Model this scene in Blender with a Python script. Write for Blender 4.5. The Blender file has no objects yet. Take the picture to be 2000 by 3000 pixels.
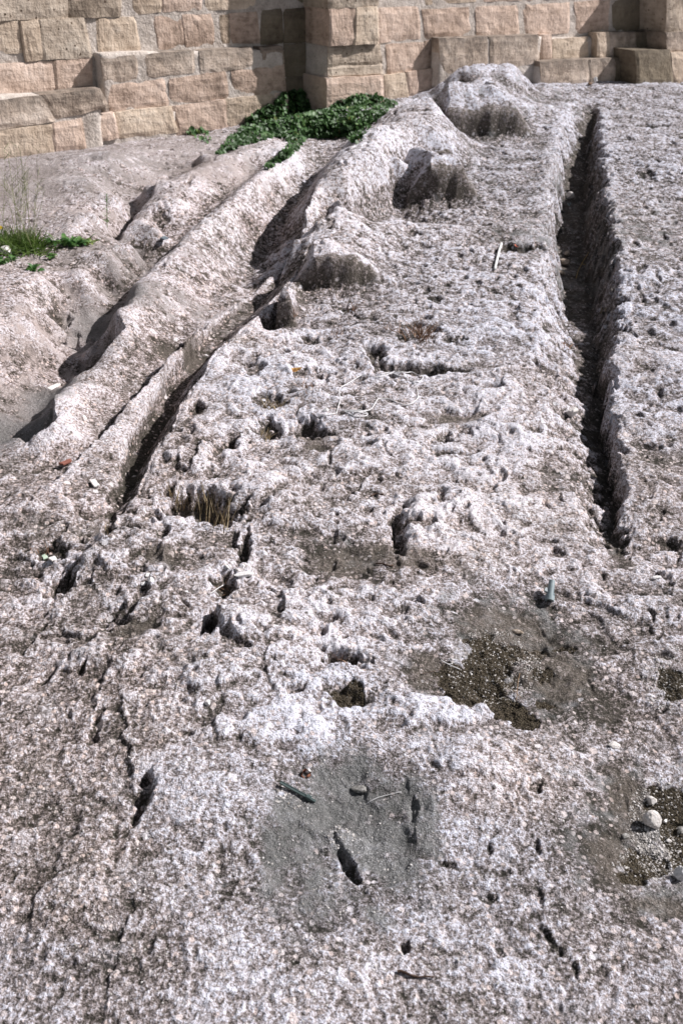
import bpy, math, random
import numpy as np
from mathutils import Vector, Matrix, noise as mnoise

# ------------------------------------------------------------------ camera, sky, sun, exposure
SC = bpy.context.scene
COL = SC.collection
F = 3200.0                                  # focal length in pixels of a 2000 x 3000 picture
PITCH, ROLL, CAMZ = math.radians(28.0), math.radians(3.0), 1.6
cam_d = bpy.data.cameras.new('camera')
cam = bpy.data.objects.new('camera', cam_d); COL.objects.link(cam)
cam_d.sensor_fit = 'HORIZONTAL'; cam_d.sensor_width = 24.0; cam_d.lens = F / 2000 * 24
cam_d.clip_start = 0.05; cam_d.clip_end = 200
CM = Matrix.Rotation(math.radians(90) - PITCH, 4, 'X') @ Matrix.Rotation(ROLL, 4, 'Z')
cam.matrix_world = Matrix.Translation((0, 0, CAMZ)) @ CM
cam_d.dof.use_dof = True; cam_d.dof.focus_distance = 2.9; cam_d.dof.aperture_fstop = 7.0
SC.camera = cam

SUN_EL = math.radians(43)
SUN_AZ = Vector((1.0, 0.26, 0)).normalized()      # horizontal direction towards the sun
world = bpy.data.worlds.new('World'); SC.world = world; world.use_nodes = True
wn = world.node_tree; wn.nodes.clear()
sky = wn.nodes.new('ShaderNodeTexSky'); sky.sky_type = 'NISHITA'; sky.sun_disc = False
sky.sun_elevation = SUN_EL; sky.sun_rotation = math.atan2(SUN_AZ.x, SUN_AZ.y)
sky.air_density = 1.0; sky.dust_density = 1.5; sky.ozone_density = 1.0
hs = wn.nodes.new('ShaderNodeHueSaturation'); hs.inputs['Saturation'].default_value = 0.38
bg = wn.nodes.new('ShaderNodeBackground'); bg.inputs['Strength'].default_value = 0.05
wo = wn.nodes.new('ShaderNodeOutputWorld')
wn.links.new(sky.outputs[0], hs.inputs['Color']); wn.links.new(hs.outputs[0], bg.inputs[0]); wn.links.new(bg.outputs[0], wo.inputs[0])
sun_d = bpy.data.lights.new('sun', 'SUN'); sun_d.energy = 5.0; sun_d.angle = math.radians(0.55); sun_d.color = (1.0, 0.965, 0.95)
sun = bpy.data.objects.new('sun', sun_d); COL.objects.link(sun)
sdir = Vector((SUN_AZ.x * math.cos(SUN_EL), SUN_AZ.y * math.cos(SUN_EL), math.sin(SUN_EL)))
sun.rotation_euler = sdir.to_track_quat('Z', 'Y').to_euler()
SC.view_settings.view_transform = 'Standard'; SC.view_settings.look = 'None'
SC.view_settings.exposure = 0.37; SC.view_settings.gamma = 1.0; SC.view_settings.use_curve_mapping = False
SC.cycles.max_bounces = 4; SC.cycles.diffuse_bounces = 1

# ------------------------------------------------------------------ helpers: places measured in the photograph -> the world
RT = np.array(CM.to_3x3())
SLOPE = 0.07                                 # the rock rises gently towards the wall
def rays(px, py):
    px = np.asarray(px, float); py = np.asarray(py, float)
    d = np.stack([(px - 1000) / F, -(py - 1500) / F, -np.ones_like(px)], -1)
    return d @ RT.T
def on_base(px, py, h=0.0):
    """the point seen at (px, py) that stands h metres above the sloping base plane"""
    d = rays(px, py); t = (CAMZ - np.asarray(h)) / (SLOPE * d[..., 1] - d[..., 2])
    return np.stack([d[..., 0] * t, d[..., 1] * t], -1)
WD = math.radians(52)
W_ALONG = np.array([math.sin(WD), math.cos(WD), 0]); W_N = np.array([math.cos(WD), -math.sin(WD), 0])
W_P0 = np.array([0.0, 8.0, 0.0]); CAMP = np.array([0, 0, CAMZ])
def on_wall(px, py, d=0.0):
    r = rays(px, py); t = ((W_P0 + W_N * d - CAMP) @ W_N) / (r @ W_N)
    return CAMP + r * t

class Perlin:
    def __init__(s, seed):
        rs = np.random.RandomState(seed); s.p = rs.permutation(4096); a = rs.rand(4096) * 2 * np.pi
        s.gx = np.cos(a).astype(np.float32); s.gy = np.sin(a).astype(np.float32)
    def __call__(s, x, y):
        xi = np.floor(x).astype(np.int64); yi = np.floor(y).astype(np.int64)
        xf = (x - xi).astype(np.float32); yf = (y - yi).astype(np.float32)
        u = xf * xf * xf * (xf * (xf * 6 - 15) + 10); v = yf * yf * yf * (yf * (yf * 6 - 15) + 10)
        def g(i, j, dx, dy):
            h = s.p[(s.p[i & 4095] + j) & 4095]; return s.gx[h] * dx + s.gy[h] * dy
        a = g(xi, yi, xf, yf); b = g(xi + 1, yi, xf - 1, yf); c = g(xi, yi + 1, xf, yf - 1); d = g(xi + 1, yi + 1, xf - 1, yf - 1)
        return (a + u * (b - a) + v * ((c + u * (d - c)) - (a + u * (b - a)))) * 1.5
def cells(x, y, seed):
    """cellular noise: distance to the nearest feature point and a random number of that cell"""
    rs = np.random.RandomState(seed); p = rs.permutation(4096); ox = rs.rand(4096).astype(np.float32); oy = rs.rand(4096).astype(np.float32); rv = rs.rand(4096).astype(np.float32)
    xi = np.floor(x).astype(np.int64); yi = np.floor(y).astype(np.int64); xf = (x - xi).astype(np.float32); yf = (y - yi).astype(np.float32)
    best = np.full(x.shape, 9., np.float32); r = np.zeros(x.shape, np.float32)
    for i in (-1, 0, 1):
        for j in (-1, 0, 1):
            h = p[(p[(xi + i) & 4095] + yi + j) & 4095]
            d = (i + ox[h] - xf) ** 2 + (j + oy[h] - yf) ** 2
            m = d < best; best = np.where(m, d, best); r = np.where(m, rv[h], r)
    return np.sqrt(best), r
def sstep(a, b, x):
    t = np.clip((x - a) / (b - a), 0, 1); return t * t * (3 - 2 * t)

# ------------------------------------------------------------------ the rock: measured relief
CP = []                                      # control points (px, py, height)
def line(pts, step=0.09):
    pts = [tuple(map(float, p)) for p in pts]
    for a, b in zip(pts[:-1], pts[1:]):
        A = on_base(a[0], a[1], a[2]); B = on_base(b[0], b[1], b[2])
        n = max(1, int(np.linalg.norm(B - A) / step))
        for k in range(n):
            t = k / n
            P = A + (B - A) * t; WP.append((P[0], P[1], a[2] + (b[2] - a[2]) * t))
    P = on_base(*pts[-1]); WP.append((P[0], P[1], pts[-1][2]))
def pts(*a):
    for p in a:
        P = on_base(*p); WP.append((P[0], P[1], p[2]))
WP = []
# beside the trench on the right (the trench itself is cut below)
pts((1640,330,.01),(1610,450,.02),(1590,560,.02),(1585,680,.02),(1575,800,.01),(1560,900,.02),(1550,1010,.02),(1560,1100,.02),(1570,1250,.02),(1610,1400,.01),(1650,1520,.0),(1880,900,.03),(1860,1050,.03),(1860,1200,.03),(1880,1350,.03),(1890,1500,.015),(1860,750,.03),(1840,600,.03),(1820,480,.03),(1800,380,.02),(1780,300,.0))
pts((1900,340,.02),(1980,420,.02),(1900,560,.02),(1960,700,.03),(1930,850,.03),(1960,1000,.03),(1930,1150,.02),(1960,1300,.03),(1930,1450,.02),(1960,1600,.0),(1850,1650,.0),(1700,1650,-.01),(1750,1800,-.01))
pts((2150,400,.03),(2200,700,.04),(2200,1100,.04),(2200,1600,.03),(2200,2200,.02),(2200,2900,.02))
# plateau
pts((1500,650,.01),(1500,800,.015),(1450,950,.02),(1400,1150,.03),(1400,1350,.02),(1500,1550,.0),(1250,1150,.02),(1100,900,.0),(1200,1000,.0),(1300,900,.0),(1000,1000,.0),(950,1200,.02),(1100,1400,.01),(1200,1500,.03),(1200,1700,.01),(1000,1600,.0),(1350,800,.01),(1300,650,.01),(1480,720,-.01),(1180,760,.0))
# feet of the standing blocks (the blocks themselves are raised below)
line([(1310,400,0),(1400,399,0),(1480,398,0),(1566,399,0)], .12)
line([(1285,395,-.02),(1292,350,-.03),(1298,310,-.02)], .06)
pts((1590,330,.02),(1560,290,.02),(1640,300,.0),(1600,400,0))
line([(1278,380,.17),(1276,330,.2),(1270,290,.22)], .06)
# pale boulder against the wall
line([(1290,240,.12),(1350,192,.22),(1430,180,.24),(1510,190,.22),(1545,225,.12),(1560,262,.02)], .08)
pts((1330,250,.16),(1420,225,.2),(1480,250,.12),(1540,270,.03))
line([(1222,577,-.01),(1385,577,-.01)], .1)
line([(1400,440,-.01),(1408,500,-.01),(1412,570,-.01)], .06)
pts((1450,440,-.01),(1500,500,-.01),(1550,440,.0),(1500,410,.0),(1450,560,.0),(1560,560,.01),(1530,480,.0))
# ridge A
line([(1270,290,.2),(1230,330,.2),(1170,380,.2),(1100,410,.2),(1040,430,.18),(980,480,.18)], .1)
line([(1250,430,.17),(1170,450,.17),(1080,480,.17),(1030,530,.15),(980,600,.12),(930,660,.09),(870,720,.06),(800,790,.03),(740,860,.02),(660,950,.02),(580,1060,.01),(480,1160,.0),(380,1300,.0),(280,1440,.0)], .1)
line([(1020,415,.12),(945,505,.12),(915,560,.11),(880,625,.1),(835,680,.07),(770,745,.04),(715,810,.02)], .08)
line([(1000,418,-.03),(925,505,-.06),(893,560,-.09),(852,625,-.11),(805,680,-.12),(742,745,-.1),(700,805,-.08)], .08); pts((580,900,-.015),(480,1000,-.015),(380,1120,-.015),(280,1240,-.015),(160,1380,-.015))
# valley V / slot R1
line([(1262,500,-.02),(1200,540,-.03),(1140,590,-.03),(1080,640,-.03),(1010,665,-.03),(930,700,-.03),(870,760,-.06)], .08)
pts((850,880,.0),(760,960,.01),(700,1010,.02),(620,1110,.02),(545,1210,.02),(480,1310,.02),(430,1410,.02),(360,1500,.02),(290,1590,.01))
line([(890,843,-.01),(1010,846,-.01),(1120,838,.0)], .1); pts((1060,650,.02),(1140,640,.02),(1200,700,.01))
# upright lump
pts((880,900,-.04),(795,950,-.04),(835,960,-.02))
# band B
pts((1000,395,-.03),(930,455,-.05),(860,540,-.07),(880,590,-.1),(800,620,-.10),(740,680,-.09),(800,560,-.05),(720,640,-.05),(690,745,-.07),(660,700,-.03),(640,760,-.03),(820,490,-.02),(740,560,.02),(600,740,.02),(560,800,.01),(620,820,-.02),(540,880,.0),(480,960,.0),(400,1060,-.01),(300,1180,-.01),(200,1300,-.01),(620,860,-.02),(520,940,-.02),(60,1400,-.02),(0,1480,-.01))
line([(860,440,.03),(778,498,.05),(700,560,.05),(650,607,.05),(590,660,.05),(535,710,.04),(460,780,.03),(390,850,.03),(335,925,.04),(362,985,.03),(300,1050,.01),(232,1085,.0),(185,1125,.01),(165,1160,.02),(160,1235,.02),(110,1275,.0),(50,1290,-.03),(0,1335,-.04)], .08)
line([(762,496,-.02),(690,556,-.02),(636,604,-.02),(574,655,-.02),(515,708,-.05),(440,776,-.09),(368,846,-.1),(308,925,-.13),(310,990,-.14),(240,1050,-.14),(205,1080,-.14),(160,1120,-.14),(130,1160,-.15),(118,1230,-.15),(60,1262,-.14),(0,1300,-.12)], .08)
pts((60,1230,-.14),(0,1200,-.13),(60,1130,-.13),(150,1060,-.13),(230,960,-.13),(320,860,-.12),(400,770,-.1),(470,700,-.06),(0,1080,-.07))
# left rock E and ridges C, D
pts((0,800,.03),(60,795,.03),(130,815,.03),(0,880,.02),(80,880,.02),(0,960,.0),(100,960,-.03),(170,900,-.08),(150,1000,-.1),(200,860,-.06),(200,790,-.02),(-200,900,.02),(-200,1200,-.08))
pts((240,780,.02),(300,740,.03),(380,700,.03),(260,850,-.04),(330,800,-.04),(450,650,.04),(520,590,.05),(600,540,.05),(680,490,.04),(400,740,-.05))
line([(820,415,.02),(700,450,.05),(640,470,.06),(560,500,.06),(495,545,.06),(450,600,.05),(415,640,.03)], .1)
line([(700,432,.02),(628,460,-.01),(545,500,-.02),(472,541,-.03),(430,575,-.05),(392,615,-.06),(358,668,-.04),(310,700,-.02),(250,720,.0)], .08)
pts((590,440,.06),(500,470,.07),(420,520,.07),(350,560,.07),(280,620,.07),(200,660,.05),(160,680,.02),(320,440,.1),(260,520,.08),(150,600,.02),(80,560,.02),(40,500,.03),(120,520,.03),(220,450,.03),(0,650,.0),(60,700,.0),(180,730,.0),(30,760,.01))
# foreground
pts((900,2600,.0),(1000,2300,-.012),(1000,2450,-.012),(1250,2400,.01),(1300,2150,.01),(1000,2150,.015),(700,2350,.015),(700,2100,.01),(600,2800,.0),(1200,2900,.0),(1600,2900,.0),(1600,2500,.01),(1500,2200,.01),(1600,1950,-.02),(1400,1950,-.02),(1500,1850,-.02),(1350,2020,-.015),(1300,1850,.01),(1800,2100,-.01),(1930,2400,-.025),(1900,2500,-.02),(1700,2400,.005),(1850,2650,.01),(1350,1750,.015),(1550,1700,.0))
pts((100,1800,-.03),(200,2000,-.02),(100,2300,-.03),(200,2600,-.02),(350,2500,-.01),(300,2200,-.01),(350,1950,.01),(500,2000,.02),(500,1750,.02),(300,1750,.0),(100,1600,-.02),(300,1650,.01),(450,1620,.02),(480,2200,.02),(450,2400,.0),(100,2900,-.03),(-300,2000,-.06),(-300,2900,-.05),(-300,1500,-.05),(-300,2500,-.05),(700,1350,.02),(600,1420,.02),(500,1560,.02),(800,1500,.02),(800,1700,.0),(700,1950,.02),(600,1250,.02))
for q in ((0,3400,0),(1000,3400,0),(2000,3400,0),(2600,3000,0),(-800,3000,-.05),(2900,1500,0),(-900,1500,-.05),(-900,900,.0),(2900,800,.03)): pts(q)
# foot of the wall
for (px, py, d) in ((-500,520,.1),(-200,490,.1),(0,462,.1),(130,445,.1),(240,432,.1),(350,415,.08),(450,400,.08),(560,392,.08),(640,375,.08),(760,350,.05),(880,330,0),(960,322,.3),(1060,308,.3),(1130,296,.2),(1210,278,.02),(1256,262,.05),(1300,225,.1),(1400,215,.13),(1500,225,.13),(1590,243,.15),(1660,244,.15),(1720,240,.15),(1800,236,.15),(1870,240,.3),(1930,243,.34),(1960,243,.34),(2060,240,.34),(2300,230,.3),(2700,215,.1)):
    P = on_wall(px, py, d); h = P[2] - SLOPE * P[1]
    if 1290 <= px <= 1510: h = .05
    WP.append((P[0], P[1], h)); B = P - W_N * .6; WP.append((B[0], B[1], h - .04))

WPA = np.array(WP)
# thin out duplicates closer than 2.5 cm
keep = []
for i in range(len(WPA)):
    if all((WPA[i, 0] - WPA[j, 0]) ** 2 + (WPA[i, 1] - WPA[j, 1]) ** 2 > .018 ** 2 for j in keep): keep.append(i)
WPA = WPA[keep]
cc = 0.02
D = np.sqrt(((WPA[:, None, :2] - WPA[None, :, :2]) ** 2).sum(-1) + cc * cc)
Aug = np.zeros((len(WPA) + 1,) * 2); Aug[:-1, :-1] = D - np.eye(len(WPA)) * 0.008; Aug[:-1, -1] = 1; Aug[-1, :-1] = 1
RW = np.linalg.solve(Aug, np.append(WPA[:, 2], 0))

# the sheet's grid: a fan of rows, dense where the rock is near
us = np.concatenate([np.linspace(-2.6, -1.06, 46)[:-1], np.linspace(-1.06, 1.06, 800), np.linspace(1.06, 2.6, 46)[1:]])
ys = [-1.0]
while ys[-1] < 10.2:
    y = ys[-1]
    px = (.883 * max(y, .2) + .75) / 1091.
    ys.append(y + (px * 1.7 if 1.02 < y < 9.3 else (.045 if y < .9 or y > 9.3 else .01)))
ys = np.array(ys); NR, NC = len(ys), len(us)
half = .3125 * (.883 * np.maximum(ys, .1) + .75)
X = us[None, :] * half[:, None]; Y = np.repeat(ys[:, None], NC, 1)

def up(fn, k=3):
    """evaluate fn on every k-th row and column and interpolate"""
    ri = np.unique(np.append(np.arange(0, NR, k), NR - 1)); ci = np.unique(np.append(np.arange(0, NC, k), NC - 1))
    G = fn(X[np.ix_(ri, ci)], Y[np.ix_(ri, ci)])
    sh = G.shape[2:] if G.ndim > 2 else ()
    G = G.reshape(len(ri), len(ci), -1); out = np.empty((NR, NC, G.shape[2]), np.float32)
    fr = np.interp(np.arange(NR), ri, np.arange(len(ri))); r0 = np.minimum(fr.astype(int), len(ri) - 2); tr = (fr - r0)[:, None]
    fc = np.interp(np.arange(NC), ci, np.arange(len(ci))); c0 = np.minimum(fc.astype(int), len(ci) - 2); tc = (fc - c0)[None, :]
    for q in range(G.shape[2]):
        g = G[:, :, q]; a = g[r0] * (1 - tr) + g[r0 + 1] * tr
        out[:, :, q] = a[:, c0] * (1 - tc) + a[:, c0 + 1] * tc
    return out.reshape((NR, NC) + sh)
PW = [Perlin(i) for i in range(30)]
def rbf(x, y):
    # a little domain warp keeps the measured edges from looking ruled
    wx = x + .011 * PW[20](x / .16, y / .16) + .007 * PW[21](x / .05, y / .05)
    wy = y + .011 * PW[22](x / .16, y / .16) + .007 * PW[23](x / .05, y / .05)
    f = np.empty(x.size); xx = wx.ravel(); yy = wy.ravel()
    for s in range(0, x.size, 8000):
        d = np.sqrt((xx[s:s + 8000, None] - WPA[None, :, 0]) ** 2 + (yy[s:s + 8000, None] - WPA[None, :, 1]) ** 2 + cc * cc)
        f[s:s + 8000] = d @ RW[:-1] + RW[-1]
    return f.reshape(x.shape)
H = np.clip(up(rbf, 3), -.32, .34)

FRONT = np.zeros_like(H)
def raise_block(p0, p1, planes, vb, crease=.014):
    """a hewn stump of rock left standing: a steep front from p0 to p1 and a body cut by planes (c, cu, cv)"""
    A, B = on_base(*p0), on_base(*p1); e = B - A; L = np.linalg.norm(e); e = e / L; nrm = np.array([-e[1], e[0]])
    r0, r1 = np.searchsorted(ys, [min(A[1], B[1]) - .15, max(A[1], B[1]) + vb + .3]); sl = slice(r0, r1)
    xx = X[sl] + .010 * PW[26](X[sl] / .06, Y[sl] / .06); yy = Y[sl] + .010 * PW[27](X[sl] / .07, Y[sl] / .07) + .02 * PW[28](X[sl] / .22, Y[sl] / .22)
    u = ((xx - A[0]) * e[0] + (yy - A[1]) * e[1]) / L; v = (xx - A[0]) * nrm[0] + (yy - A[1]) * nrm[1]
    z = np.full(xx.shape, 9.)
    for i, (c, cu, cv) in enumerate(planes): z = np.minimum(z, c + cu * u + cv * v + crease * PW[i % 20](xx / .11 + i * 7, yy / .11))
    z = z - (z + .06) * (1 - sstep(-.020, .016, v)) - .3 * (1 - sstep(-.04, -.015, v))
    z = np.minimum(z, (vb - v) * 1.6)
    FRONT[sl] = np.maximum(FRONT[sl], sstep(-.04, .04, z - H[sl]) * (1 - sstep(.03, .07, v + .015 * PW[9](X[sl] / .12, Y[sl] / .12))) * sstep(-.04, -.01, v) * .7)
    H[sl] = np.maximum(H[sl], z)
raise_block((1304,399), (1580,398), [(.13, 0, .75), (.29, -.06, 0), (.42, 0, -.75), (.66, -.66, 0), (.75, -.80, .25), (.09, 2.4, 0), (.115, .02, 2.2)], .42)
raise_block((1412,372), (1500,372), [(.25, .02, .1), (.15, .8, .0), (.36, -.28, 0), (.3,0,-.4)], .26, .008)
raise_block((1215,578), (1402,578), [(.125, 0, .5), (.20, -.03, 0), (.33, 0, -.6), (.52, -.52, 0), (.02, .40, .45), (.10, 1.3, 0)], .44)
raise_block((872,842), (1146,836), [(.095, 0, .45), (.15, -.02, 0), (.25, 0, -.6), (.26, -.26, 0), (.02, .34, .5), (.40, -.45, .35), (.06, 1.2, 0)], .36)
raise_block((810,945), (858,948), [(.07, .02, .5), (.11, 0, 0), (.14, 0, -.4), (.3, -.28, 0), (.07, .9, 0)], .2, .008)

def rut(poly, reach, drops, lift=0.):
    """a hewn rut side: the ground left of the rim line (drawn bottom to top) falls away sharply"""
    P = on_base([p[0] for p in poly], [p[1] for p in poly], [p[2] if len(p) > 2 else 0. for p in poly]); R = reach * 4
    lo, hi = P.min(0) - R, P.max(0) + R
    sl = slice(*np.searchsorted(ys, [lo[1], hi[1]]))
    xx = X[sl] + .014 * PW[26](X[sl] / .07, Y[sl] / .07) + .005 * PW[27](X[sl] / .02, Y[sl] / .02); yy = Y[sl] + .014 * PW[28](X[sl] / .07, Y[sl] / .07)
    best = np.full(xx.shape, 1e9); sd = np.zeros(xx.shape); tt = np.zeros(xx.shape); n = len(P) - 1
    for k in range(n):
        a, b2 = P[k], P[k + 1]; v = b2 - a; L = v @ v; t = np.clip(((xx - a[0]) * v[0] + (yy - a[1]) * v[1]) / L, 0, 1)
        d = np.hypot(xx - a[0] - t * v[0], yy - a[1] - t * v[1]); m = d < best; best = np.where(m, d, best); tt = np.where(m, k + t, tt)
    sd = np.interp(yy, P[:, 1], P[:, 0]) - xx
    dr = np.interp(tt, np.arange(n + 1), drops)
    end = sstep(0, .8, tt) * (1 - sstep(n - .8, n, tt))
    fall = dr * sstep(0, .016, best) * np.exp(-(best / reach) ** 2)
    H[sl] -= np.where(sd > 0, fall, 0) * end
    H[sl] += np.where(sd > 0, dr * .18 * (1 - sstep(0, .012, best)), dr * .18 * np.exp(-(best / .07) ** 2)) * end
rut([(121,1457),(200,1375),(280,1290),(330,1238),(400,1155),(472,1080),(560,990),(606,940),(650,900),(712,835),(765,778,.03),(820,739,.05),(886,656,.08),(912,590,.1),(938,512,.12)], .21, [.02,.03,.04,.05,.055,.06,.06,.06,.06,.09,.13,.17,.18,.15,.06])
rut([(262,1058),(312,1024),(363,985),(345,950),(322,922)], .16, [.06,.13,.15,.12,.05])
rut([(60,1278),(110,1268),(165,1248),(158,1190),(172,1122)], .16, [.04,.10,.15,.14,.05])
rut([(205,1096),(240,1078),(262,1060)], .08, [.0,.04,.05])
rut([(322,922),(350,885),(383,850),(430,806),(472,768),(529,710),(574,672),(640,612)], .07, [.02,.03,.045,.045,.04,.035,.02,.01])
rut([(350,690),(368,665),(404,616),(450,580),(475,545)], .10, [.02,.05,.08,.06,.02])
def channel(lines, fade_l=.08, flat_r=None, wob=.012, stain_shade=.35):
    """an old cut groove given by four measured lines: left rim, left and right foot, right rim"""
    Q = []
    for ln in lines:
        P = on_base([p[0] for p in ln], [p[1] for p in ln], [p[2] for p in ln]); o_ = np.argsort(P[:, 1]); Q.append((P[o_, 1], P[o_, 0], np.array([p[2] for p in ln])[o_]))
    y0 = max(q[0][0] for q in Q); y1 = min(q[0][-1] for q in Q); sl = slice(*np.searchsorted(ys, [y0, y1])); x, y = X[sl], Y[sl]
    xw = x + wob * PW[26](x / .09, y / .09) + wob * .5 * PW[27](x / .03, y / .03); xw = xw + wob * .35 * PW[3](x / .014, y / .014) + wob * .8 * np.clip(PW[4](x / .2, y / .2), -.3, .5); yw = y + wob * PW[28](x / .09, y / .09)
    XK = [np.interp(yw, q[0], q[1]) for q in Q]; HK = [np.interp(yw, q[0], q[2]) for q in Q]
    h0 = H[sl].copy(); z = h0.copy()
    d = XK[0] - xw; w = np.clip(1 - d / fade_l, 0, 1); w = w * w * (3 - 2 * w); z = np.where(xw < XK[0], h0 * (1 - w) + HK[0] * w, z)
    for k in range(3):
        t = np.clip((xw - XK[k]) / np.maximum(XK[k + 1] - XK[k], 1e-3), 0, 1); seg = (xw >= XK[k]) & (xw < XK[k + 1])
        if k == 0: t = t ** 1.15
        z = np.where(seg, HK[k] * (1 - t) + HK[k + 1] * t, z)
    d = xw - XK[3]; w = np.clip(1 - d / (flat_r or fade_l), 0, 1); w = w * w * (3 - 2 * w)
    z = np.where(d >= 0, h0 * (1 - w) + (HK[3] - .012 * np.exp(-d / .01)) * w, z)
    FRONT[sl] = np.maximum(FRONT[sl], stain_shade * sstep(-.01, .02, xw - XK[1]) * (1 - sstep(-.015, .0, xw - XK[3])) * (1 - sstep(y1 - .4, y1, y)))  # real stain plus painted shade, from the left foot up the right wall
    e = sstep(y0, y0 + .12, y) * (1 - sstep(y1 - .25, y1, y)); H[sl] = h0 * (1 - e) + z * e
channel([[(1690,290,0),(1666,308,.01),(1639,366,.02),(1625,430,.02),(1615,500,.02),(1605,607,.01),(1600,696,.01),(1590,786,0),(1572,920,.01),(1565,1010,.01),(1572,1098,.01),(1590,1250,.01),(1630,1400,0),(1680,1520,0),(1720,1660,0)],
 [(1715,290,0),(1700,340,-.03),(1690,400,-.09),(1660,480,-.13),(1640,600,-.19),(1632,700,-.20),(1630,800,-.20),(1645,900,-.18),(1672,1000,-.12),(1688,1100,-.095),(1702,1200,-.08),(1735,1350,-.07),(1752,1480,-.06),(1768,1580,-.03),(1780,1670,0)],
 [(1740,290,0),(1738,340,-.05),(1738,400,-.12),(1722,480,-.17),(1715,600,-.21),(1712,700,-.23),(1722,800,-.23),(1745,900,-.22),(1745,1000,-.15),(1748,1100,-.12),(1758,1200,-.11),(1782,1350,-.10),(1800,1480,-.085),(1806,1580,-.04),(1812,1670,0)],
 [(1756,290,0),(1758,330,.01),(1763,400,.02),(1772,480,.03),(1788,600,.03),(1800,700,.03),(1815,780,.03),(1843,880,.03),(1830,950,.03),(1802,1020,.03),(1786,1080,.03),(1788,1150,.03),(1798,1230,.03),(1815,1300,.03),(1822,1400,.025),(1834,1500,.02),(1838,1580,.01),(1845,1670,0)]], .1, .5, .03, .6)
channel([[(270,1560,0),(300,1500,0),(320,1428,-.005),(335,1370,-.01),(350,1326,-.01),(390,1250,-.01),(435,1170,-.01),(490,1094,-.005),(535,1036,0),(575,982,0),(640,915,0),(705,850,.01),(765,790,.03),(812,735,.05),(860,680,.06)],
 [(300,1560,0),(322,1500,-.005),(356,1428,-.045),(370,1370,-.07),(386,1326,-.08),(430,1250,-.09),(476,1170,-.09),(534,1094,-.09),(576,1036,-.09),(616,982,-.09),(686,915,-.10),(755,850,-.09),(808,790,-.08),(852,735,-.06),(892,680,-.03)],
 [(310,1560,0),(334,1500,-.015),(390,1428,-.05),(414,1370,-.08),(436,1326,-.09),(485,1250,-.10),(525,1170,-.10),(582,1094,-.10),(619,1036,-.10),(667,982,-.10),(742,915,-.11),(806,850,-.10),(850,790,-.09),(884,735,-.06),(915,680,-.03)],
 [(316,1560,0),(344,1500,.01),(404,1428,.025),(430,1370,.03),(453,1326,.03),(502,1250,.03),(542,1170,.03),(600,1094,.03),(638,1036,.03),(685,982,.03),(762,915,.03),(828,850,.02),(872,790,.02),(904,735,.03),(930,680,.05)]], .05, .07, .009)

# surface character: lichen cover, smoothness, pinkness
RG = np.array([
(100,560,.5,.85,.7),(400,470,.6,.65,.6),(300,620,.58,.5,.8),(600,520,.6,.7,.8),(240,560,.6,.6,.6),(500,440,.6,.65,.7),(60,950,.55,.5,.9),(700,600,.5,.15,.8),(500,800,.5,.1,.8),(100,1000,.5,.4,.9),(60,860,.5,.3,.9),(200,1050,.35,.95,.45),(60,1200,.35,.95,.45),
(330,880,.38,.9,.5),(430,760,.4,.6,.6),(200,1220,.58,0,.6),(350,1050,.5,.1,.7),(550,950,.5,.1,.7),(450,1200,.38,0,.6),(300,1450,.38,0,.6),(560,880,.5,.5,.6),(1000,500,.72,.0,.35),(1070,440,.5,0,.4),(800,700,.52,0,.4),(1150,600,.46,0,.3),
(1400,520,.42,.3,.1),(1500,470,.42,.3,.1),(1450,330,.5,.3,.1),(1400,210,.62,.6,.05),(1600,280,.5,.4,.15),(1850,300,.42,.3,.1),(1850,500,.42,.1,.05),(1900,900,.52,0,.1),(1950,1200,.52,0,.15),(1450,1000,.62,0,.15),(1400,1300,.72,0,.35),
(1300,1600,.75,0,.6),(1450,1500,.72,0,.55),(1650,1100,.38,.25,.35),(1660,700,.38,.5,.3),(1660,500,.38,.5,.3),(1700,1400,.35,.2,.4),(1700,1700,.45,.1,.4),(1400,1800,.42,.4,.2),(1550,1850,.34,.6,.2),(1600,2050,.4,.4,.2),(1850,1800,.5,0,.3),(1850,2050,.4,.2,.35),
(1800,2300,.5,.3,.3),(1850,2350,.34,.6,.2),(1750,2550,.4,.4,.1),(1930,2640,.38,.5,.1),(1800,2750,.42,.15,.25),(1500,2300,.55,0,.55),(1500,2600,.54,.1,.1),(1400,2900,.50,.05,.2),(1100,2800,.56,.05,.3),(700,2800,.53,.05,.2),
(1000,2300,.3,.8,-.1),(850,2450,.28,.9,-.1),(1100,2450,.3,.8,-.1),(980,2390,.28,.9,-.1),(950,2550,.4,.5,-.1),(760,2330,.6,.3,.1),(1150,2280,.4,.6,0),(600,2500,.52,.1,.25),(650,2250,.6,0,.3),(900,2100,.66,0,.2),(1200,2150,.62,0,.2),(400,2100,.52,0,.6),(200,2200,.45,0,.6),(200,2600,.4,0,.5),
(100,2850,.42,0,.2),(400,2850,.33,0,.3),(100,1900,.45,0,.5),(700,1600,.5,0,.4),(1000,1700,.6,0,.4),(500,1650,.5,0,.4),(900,1400,.55,.0,.4),(700,1150,.7,0,.25),(1000,1200,.52,0,.3),(1300,800,.48,0,.2),(1000,950,.48,0,.25),(1050,1640,.35,.4,.3),(900,1850,.6,0,.4),(480,1750,.45,0,.4),(1200,1450,.62,0,.4),(1280,1300,.6,0,.4)], float)
RGW = on_base(RG[:, 0], RG[:, 1])
def region(x, y):
    wx = x + .07 * PW[24](x / .2, y / .2); wy = y + .07 * PW[25](x / .2, y / .2)
    d2 = (wx[..., None] - RGW[:, 0]) ** 2 + (wy[..., None] - RGW[:, 1]) ** 2
    sc = (.03 + .035 * np.maximum(y, 0)[..., None]) ** 2
    w = 1 / (d2 + sc * .35) ** 2
    return (w @ RG[:, 2:]) / w.sum(-1)[..., None]
REG = up(region, 6)
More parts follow.
